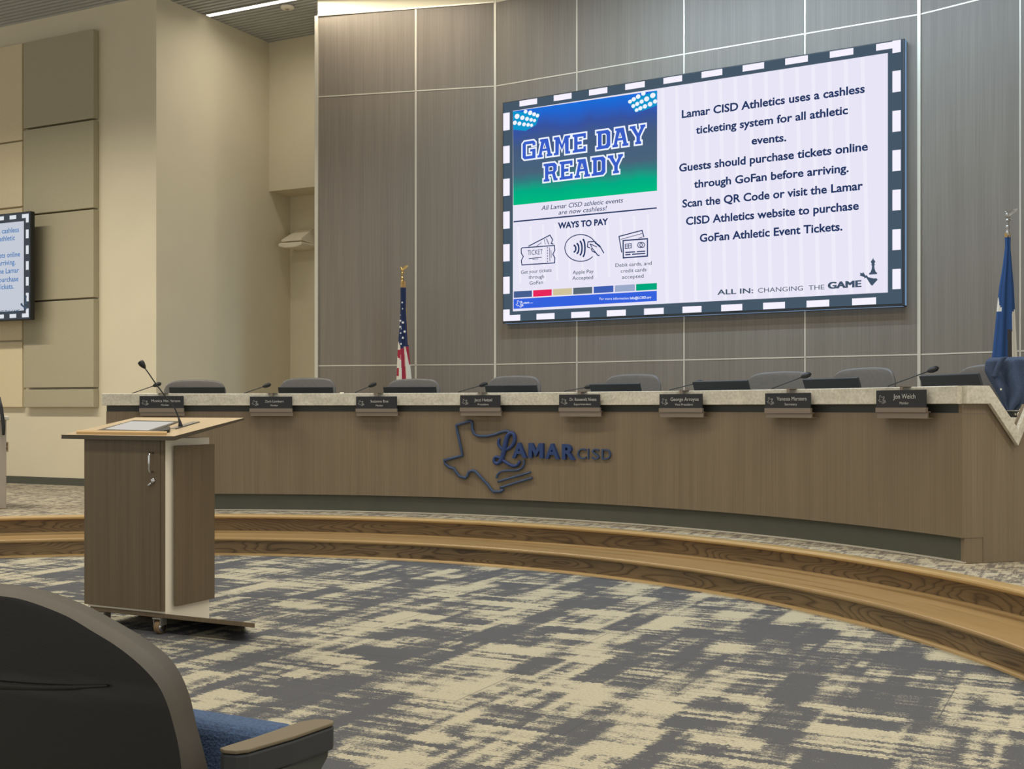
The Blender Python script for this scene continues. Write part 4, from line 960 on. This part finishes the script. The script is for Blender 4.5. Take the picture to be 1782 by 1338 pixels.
def us(x, y, fr_):
    X = 640+0; cx_ = (x-640)*5.575; cy_ = (y-440)*5.575     # position in the close-up
    if cy_ < 340: return 3
    b = 925-(cx_-320)*.28 if cx_ > 318 else (850+(cx_-295)*2.6)
    if cx_ > 372+max(0,(cy_-900))*.05 and cy_ < 900 and cx_ > 360+(cy_-340)*.055: return 3
    if cy_ < b: return 0
    # stripes fall as slanting bands
    if cx_ < 318 and cy_ < 945: return 2
    if cx_ < 322 and cy_ < 1010+(cx_-290)*.9: return 1
    if cx_ < 305+(cy_-1010)*.05 and cy_ < 1110: return 2
    if cx_ < 303 and cy_ < 1190: return 1
    if cx_ < 325+(cy_-1010)*.05: return 2
    if cx_ < 352+(cy_-930)*.07: return 1
    if cx_ < 372+(cy_-930)*.20 : return 2
    if cy_ < 1080: return 1
    return 2
edges = [(489,697.8,705.4),(500,696.6,706.5),(520,697,707),(560,696,708.5),(600,692.5,711),(630,691,713.5),(658,690,716.5),(720,688,724),(860,686,734)]
fl, cl, front = make_flag(700, 460, 475, 489, 12.75, edges, 'striped flag with white stars on navy furled on a pole, left of the screen', 'cloth', [M_fnavy, M_fred, M_fwhite, M_ffringe], us, M_gold, .06)
mb = MB()
for sx, sy, sr in [(337,484,9),(340,545,6),(318,660,10),(343,677,12),(318,720,11),(360,765,12),(322,780,8),(342,825,11),(326,885,9),(329,740,5),(319,606,4)]:
    x, y = 640+sx/5.575, 440+sy/5.575; c = front(x, y, .012); r = sr/5.575*12.75/F*1.1; b = len(mb.v)
    for k in range(10):
        a_ = math.pi/2+k*math.pi/5; q = r*(1.25 if k % 2 == 0 else .55); mb.v.append((c[0]+q*math.cos(a_), c[1], c[2]+q*math.sin(a_)))
    mb.face(range(b+9, b-1, -1)) if False else mb.face(list(range(b, b+10)))
obj('stars', mb, mat('star_white', (236,232,226), .8), cl)
def tx(x, y, fr_):
    if y < 414: return 3
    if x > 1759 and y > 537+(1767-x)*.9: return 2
    if y > 573 and 1752.5 < x <= 1758.6: return 4
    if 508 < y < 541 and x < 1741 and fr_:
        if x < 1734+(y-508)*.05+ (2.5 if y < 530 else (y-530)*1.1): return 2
    return 0
edges = [(406,1747.5,1757.5),(413,1748.5,1758.5),(430,1749,1758),(465,1744.5,1761),(500,1738.5,1764),(540,1734.5,1766),(580,1730.5,1768),(622,1726,1770),(700,1722,1776),(860,1716,1784)]
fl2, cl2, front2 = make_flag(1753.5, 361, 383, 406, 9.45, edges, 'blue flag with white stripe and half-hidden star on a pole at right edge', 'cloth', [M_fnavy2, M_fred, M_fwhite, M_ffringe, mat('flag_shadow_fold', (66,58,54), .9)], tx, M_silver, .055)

# ------------------------------------------------------------------ lectern
LA = R(26.7); LP = (-1.841, 6.25); lf = Fr(LP[0], LP[1], LA); LWd, LDp = .573, .345
lc = thing('lectern', 'brown and white lectern on casters standing on the slate carpet', 'lectern', (LP[0], LP[1], 0), LA)
zA = .112
mb = MB(); mb.box(-LWd+.012, 0, .003, LDp, zA, 1.04)
# the carcass underside falls away towards the dais
mb.v = [(x, y, (z if z > .5 else zA-.235*y)) for x, y, z in mb.v]; obj('carcass', mb, M_white, lc)
mb = MB(); mb.box(-LWd, -.022, -.014, .003, zA+.012, 1.035); dr = obj('door', mb, M_lect, lc, bevel=.002)
mb = MB(); mb.box(-.0205, -.001, -.010, .003, zA+.012, 1.035); obj('stile', mb, M_lect, lc)
hx, hz1 = lf.at(262.5, 787, -.03); hz0 = lf.at(262.5, 822, -.03)[1]
mb = MB(); mb.tube([(hx,-.012,hz1-.004),(hx,-.04,hz1),(hx,-.044,hz1-.02),(hx,-.044,hz0+.02),(hx,-.04,hz0),(hx,-.012,hz0+.004)], .0055, 8); obj('handle', mb, M_chrome, dr)
kx_, kz_ = lf.at(268, 836, -.01); mb = MB(); mb.lathe([(.004,-.024),(.012,-.023),(.014,-.019),(.014,-.012)], (kx_,0,kz_), 14, 0, 'y'); mb.tube([(kx_-.004,-.022,kz_-.006),(kx_-.018,-.034,kz_-.028)], [.003,.008], 6); obj('lock', mb, M_chrome, dr)
mb = MB(); mb.box(.018, .03, .048, .357, .145, 1.003); mb.box(0, .018, .08, .11, .3, .9); mb.box(0, .018, .28, .31, .3, .9); obj('side_panel', mb, M_lect, lc, bevel=.002)
mb = MB(); mb.box(-LWd-.018, -LWd+.012, .048, .357, .145, 1.003); obj('side_panel', mb, M_lect, lc, bevel=.002)
# sloping top
t0 = Vector(Fr(LP[0],LP[1],LA).o); fl_ = ray(303, 761, 6.15); rel = fl_-lf.o; tx0 = rel.dot(lf.ex); ty0 = rel.dot(lf.ey); TW, TD = .815, .56; zf = 1.033; zr = .103
def top(x, y, k=0): return (tx0-TW+x*TW, ty0+y*TD, zf+zr*y+k)
mb = MB(); v = [top(0,0),top(1,0),top(1,1),top(0,1),top(0,0,.023),top(1,0,.023),top(1,1,.012),top(0,1,.012)]
mb.add(v, [(0,3,2,1),(4,5,6,7),(0,1,5,4),(1,2,6,5),(2,3,7,6),(3,0,4,7)], 0); 
mb.m = [1,0,1,1,1,1]
tp = obj('top', mb, [M_lectop, mat('lectern_edge', (82,74,60), .5)], lc)
def tsurf(px_, py_):    # photo point -> on the top's sloping surface
    kx = (px_-CX)/F; kz = (HZ-py_)/F; A = Vector(top(0,0,.023)); Bv = Vector(top(1,0,.023))-A; Cv = Vector(top(0,1,.012))-A; n_ = Bv.cross(Cv)
    # ray in lectern coordinates
    o_ = Vector((0,0,H))-lf.o; o_ = Vector((o_.dot(lf.ex), o_.dot(lf.ey), o_.z)); d_ = Vector((kx,1,kz)); d_ = Vector((d_.dot(lf.ex), d_.dot(lf.ey), d_.z))
    t = (A-o_).dot(n_)/d_.dot(n_); return o_+d_*t, n_.normalized()
def slabq(name, pts, h, m, parent, base=0.0, bevel=0):
    P = [tsurf(*q) for q in pts]; n_ = P[0][1]; mb = MB()
    lo_ = [p_[0]+n_*base for p_ in P]; hi = [p_[0]+n_*(base+h) for p_ in P]; k = len(P)
    mb.add(lo_+hi, [tuple(range(k-1,-1,-1)), tuple(range(k,2*k))]+[(i,(i+1)%k,k+(i+1)%k,k+i) for i in range(k)]); return obj(name, mb, m, parent, fix=True, bevel=bevel)
slabq('pen_ledge', [(133.5,755.5),(290,757.5),(291,755),(134.5,752.5)], .014, mat('oak_lip', (206,172,120), .4), lc)
tpn = slabq('touch_panel', [(166,751),(262,752.5),(313,734.5),(232,732.8)], .006, mat('panel_bezel', (92,88,78), .4), lc)
slabq('panel_screen', [(184,748.5),(258,750.5),(302,736.5),(229,735.2)], .002, emis('touch_screen', (206,202,194), 1.0), tpn, base=.006)
slabq('input_plate', [(293,746.5),(304,746.8),(347,734.6),(336,734.2)], .004, M_silver, lc)
slabq('inset_line', [(305,746.9),(306.5,747),(348,734.8),(346.5,734.6)], .0035, M_dkgrey, lc)
# base plate: front edge level, falling away towards the dais
mb = MB(); bl = lf.at(157, 1056, 0)[0]; br_ = lf.at(421.5, 1086, 0)[0]; th = .024; sl = -.236
pts = [(bl,-.002),(br_,-.002),(br_,.10),(.20,.40),(bl,.40)]
mb.add([(x, y, zA+sl*(y+.002)) for x, y in pts]+[(x, y, zA-th+sl*(y+.002)) for x, y in pts], [(0,1,2,3,4),(9,8,7,6,5)]+[(i,(i+1)%5,5+(i+1)%5,5+i) for i in range(5)]); 
obj('base_plate', mb, M_lect, lc, fix=True, bevel=.002)
def caster(x, y):
    zt2 = zA-th+sl*y
    mb = MB(); mb.box(x-.028, x+.028, y-.02, y+.03, zt2-.006, zt2); mb.box(x-.024, x-.020, y-.015, y+.035, 0.046, zt2-.005); mb.box(x+.020, x+.024, y-.015, y+.035, 0.046, zt2-.005); o = obj('caster', mb, M_silver, lc)
    mb = MB(); mb.lathe([(.022,-.016),(.034,-.016),(.0365,-.012),(.0365,.012),(.034,.016),(.022,.016)], (x, y+.01, .0368), 20, 0, 'x'); obj('wheel', mb, mat('caster_rubber', (128,104,74), .6), o)
    mb = MB(); mb.lathe([(.010,-.0195),(.027,-.0180),(.027,.0180),(.010,.0195)], (x, y+.01, .0368), 18, 0, 'x'); obj('hub', mb, M_chrome, o)
caster(lf.at(280, 1095, .02)[0], .005); caster(-LWd+.12, .005)
# lectern microphone
pb, n_ = tsurf(314, 743)
wb = lf.w(pb.x, pb.y, pb.z); D0 = wb.y
pth = [(314,742),(313,735),(310.5,726),(305,712),(297,700),(285,686),(272,669),(259,650),(252.5,641)]
lm = thing('gooseneck_microphone', 'tall black gooseneck microphone on the lectern top', 'microphone', tuple(wb), 0)
pt3 = [ray(x, y, D0-.0)-wb for x, y in pth]; pt3[0] = Vector((0,0,-.002))
mb = MB(); mb.tube([pt3[0], pt3[0]+Vector((0,0,.012)), pt3[1]+Vector((.001,0,0)), pt3[2]], [.013,.012,.008,.005], 12); obj('base', mb, M_blackp, lm)
mb = MB(); mb.tube(pt3[1:], [.005,.0045,.004,.004,.0038,.0036,.0035,.0035], 8); obj('gooseneck', mb, M_blackp, lm)
tip = ray(243.5, 628.5, D0)-wb; dv = (tip-pt3[-1]); e = dv.length
mb = MB(); mb.tube([pt3[-1], pt3[-1]+dv*.25, pt3[-1]+dv*.6, pt3[-1]+dv*.92, tip], [.005,.012,.017,.017,.009], 14); obj('head', mb, M_blackp, lm)
rq, n_ = tsurf(281, 750); 
rm = bpy.data.objects.new('x', None); bpy.data.objects.remove(rm)
P4 = [tsurf(*q)[0] for q in [(262,752),(295,752.8),(296.5,748.5),(275,748.0)]]; nrm = tsurf(281,750)[1]
o_w = [lf.w(p_.x,p_.y,p_.z) for p_ in P4]; nw = lf.ex*nrm.x+lf.ey*nrm.y+Vector((0,0,nrm.z)); org = o_w[0].copy()
mb = MB(); hs = [.004,.004,.02,.02]; hs = [.002,.016,.022,.008]
mb.add([p_-org+nw*.001 for p_ in o_w]+[p_-org+nw*h_ for p_, h_ in zip(o_w, hs)], [(3,2,1,0),(4,5,6,7)]+[(i,(i+1)%4,4+(i+1)%4,4+i) for i in range(4)])
o = obj('remote', mb, M_blackp, fix=True, bevel=.002); o.location = org; tag(o, 'small black wedge-shaped device on the lectern ledge beside the touch panel', 'device')

# ------------------------------------------------------------------ auditorium chair in the foreground
AA = R(28); A0 = ray(335, HZ, 1.75); cf = Fr(A0.x, A0.y, AA)
ac = thing('auditorium_chair', 'large dark auditorium chair with blue seat in the near left corner', 'chair', (A0.x, A0.y, 0), AA)
outer = [(362,1338),(350,1290),(341,1258),(334,1225),(325,1196),(314,1172),(300,1150),(284,1134),(256,1113),(225,1094),(190,1074),(160,1058),(120,1041),(85,1029),(50,1021),(15,1017.5)]
def c_at(pts, ly): return [cf.at(x, y, ly) for x, y in pts]
inner = [(316,1338),(311,1300),(302,1262),(291,1225),(275,1192),(250,1163),(225,1141),(195,1119),(160,1098),(120,1074),(80,1057),(45,1045),(15,1038)]
def resamp(P, n):
    L = [0]
    for p_, q_ in zip(P, P[1:]): L.append(L[-1]+math.hypot(p_[0]-q_[0], p_[1]-q_[1]))
    out = []
    for i in range(n):
        d_ = L[-1]*i/(n-1); j = max(q for q in range(len(L)-1) if L[q] <= d_+1e-9); f = (d_-L[j])/(L[j+1]-L[j]); out.append((P[j][0]*(1-f)+P[j+1][0]*f, P[j][1]*(1-f)+P[j+1][1]*f))
    return out
YF = .104
NQ = 34
OUT = resamp(smooth(c_at(outer, YF), 4), NQ); INN = resamp(smooth(c_at(inner, 0), 4), NQ)
cxm = min(OUT[-1][0], INN[-1][0])-.02
def full(P):
    h_ = P[:-1]+[(cxm+(P[-1][0]-cxm)*.5, P[-1][1]+.0008)]
    h_ = [(P[0][0]+.004, .40)]+h_
    return h_+[(2*cxm-x, z) for x, z in h_[::-1]]
PO = full(OUT); PI_ = full(INN); k = len(PO)
rings = [(0,.0),(.10,.002),(.38,.014),(.66,.036),(.90,.070),(1.0,.104)]
mb = MB()
for f, y in rings:
    for (x0, z0), (x1, z1) in zip(PI_, PO): mb.v.append((x0*(1-f)+x1*f, y, z0*(1-f)+z1*f))
for i in range(len(rings)-1):
    for j in range(k-1): mb.face((i*k+j, i*k+j+1, (i+1)*k+j+1, (i+1)*k+j), 0, None, True)
mb.face([(len(rings)-1)*k+j for j in range(k)], 0)
obj('upholstered_rim', mb, M_rim, ac, fix=True)
mb = MB(); h = k//2; b = 0; nr = 14; ledge_z = cf.at(90, 1204, 0)[1]
for j in range(h):
    (x0, z0), (x1, z1) = PI_[j], PI_[k-1-j]
    for i in range(nr+1):
        u = i/nr; x = x0*(1-u)+x1*u; z = z0*(1-u)+z1*u
        mb.v.append((x, -.010*(1-(2*u-1)**8)*(1 if z < ledge_z+.03*(2*u-1)**2 else .2), z))
for j in range(h-1):
    for i in range(nr): mb.face((j*(nr+1)+i, (j+1)*(nr+1)+i, (j+1)*(nr+1)+i+1, j*(nr+1)+i+1), 0, None, True)
obj('back_shell', mb, M_shell, ac, fix=True)
mb = MB(); lzp = [(cxm+(u-.5)*2*(INN[8][0]-cxm)*.78, -.006, ledge_z+.030*(2*u-1)**2-.004) for u in [i/20 for i in range(21)]]
mb.tube(lzp, [.002+.007*math.sin(math.pi*i/20) for i in range(21)], 8); obj('moulded_ledge', mb, M_shell, ac)
# tipped-up seat
sxr = cf.at(474, 1268, .19)[0]; szr = cf.at(474, 1268, .19)[1]; szl = cf.at(345, 1244, .19)[1]
mb = MB(); sw_ = 2*(sxr-cxm)
mb.add([(sxr-sw_,.10,.40),(sxr,.10,.40),(sxr,.20,.40),(sxr-sw_,.20,.40),(sxr-sw_,.175,szr+.0),(sxr,.175,szr+.0),(sxr,.27,szr-.01),(sxr-sw_,.27,szr-.01)], [(0,3,2,1),(4,5,6,7),(0,1,5,4),(1,2,6,5),(2,3,7,6),(3,0,4,7)])
obj('seat', mb, M_seat, ac, fix=True, bevel=.022, seg=4)
# armrests
def armrest(mirror):
    pl_ = c_at([(381,1303),(425,1304.5),(582,1257.5),(581,1252),(555,1250.5),(520,1253)], .0)
    n0 = cf.at(405, 1302, .02)[0]; zA_ = .690
    def tops(x, y):     # photo point on the armrest's top plane
        kx = (x-CX)/F; kz = (HZ-y)/F; t = (zA_-H)/kz; p_ = Vector((kx*t, t, zA_))-cf.o; return (p_.dot(cf.ex), p_.dot(cf.ey))
    P = [tops(*q) for q in [(382,1301),(390,1304.5),(410,1306),(432,1303.5),(510,1281),(579,1257),(581.5,1253.5),(570,1250.5),(548,1250.5),(520,1255.5),(440,1283),(400,1295)]]
    if mirror: P = [(2*cxm-x, y) for x, y in P]
    mb = MB(); mb.vprism(P, zA_-.006, zA_); cap_ = obj('armrest', mb, M_arm, ac, fix=True, bevel=.002)
    mb = MB(); mb.vprism(P, zA_-.045, zA_-.007); obj('armrest_core', mb, M_dkgrey, cap_, fix=True, bevel=.004)
    xs = [p_[0] for p_ in P]; ys = [p_[1] for p_ in P]; x0, x1 = min(xs)+.006, max(xs)-.006; y0, y1 = min(ys), max(ys)
    mb = MB(); q = [(y0+.01,zA_-.045),(y1-.01,zA_-.045),(y1-.012,zA_-.058),(y0+(y1-y0)*.62,zA_-.12),(y0+(y1-y0)*.5,.0),(y0+.02,.0)]
    n = len(q); xa2 = (x0+x1)/2-.022; xb3 = (x0+x1)/2+.022
    mb.add([(xa2,y,z) for y, z in q]+[(xb3,y,z) for y, z in q], [tuple(range(n)), tuple(range(2*n-1,n-1,-1))]+[(i,n+i,n+(i+1)%n,(i+1)%n) for i in range(n)]); obj('armrest_support', mb, mat('support_grey', (66,68,62), .6), cap_, fix=True, bevel=.004)
armrest(False); armrest(True)
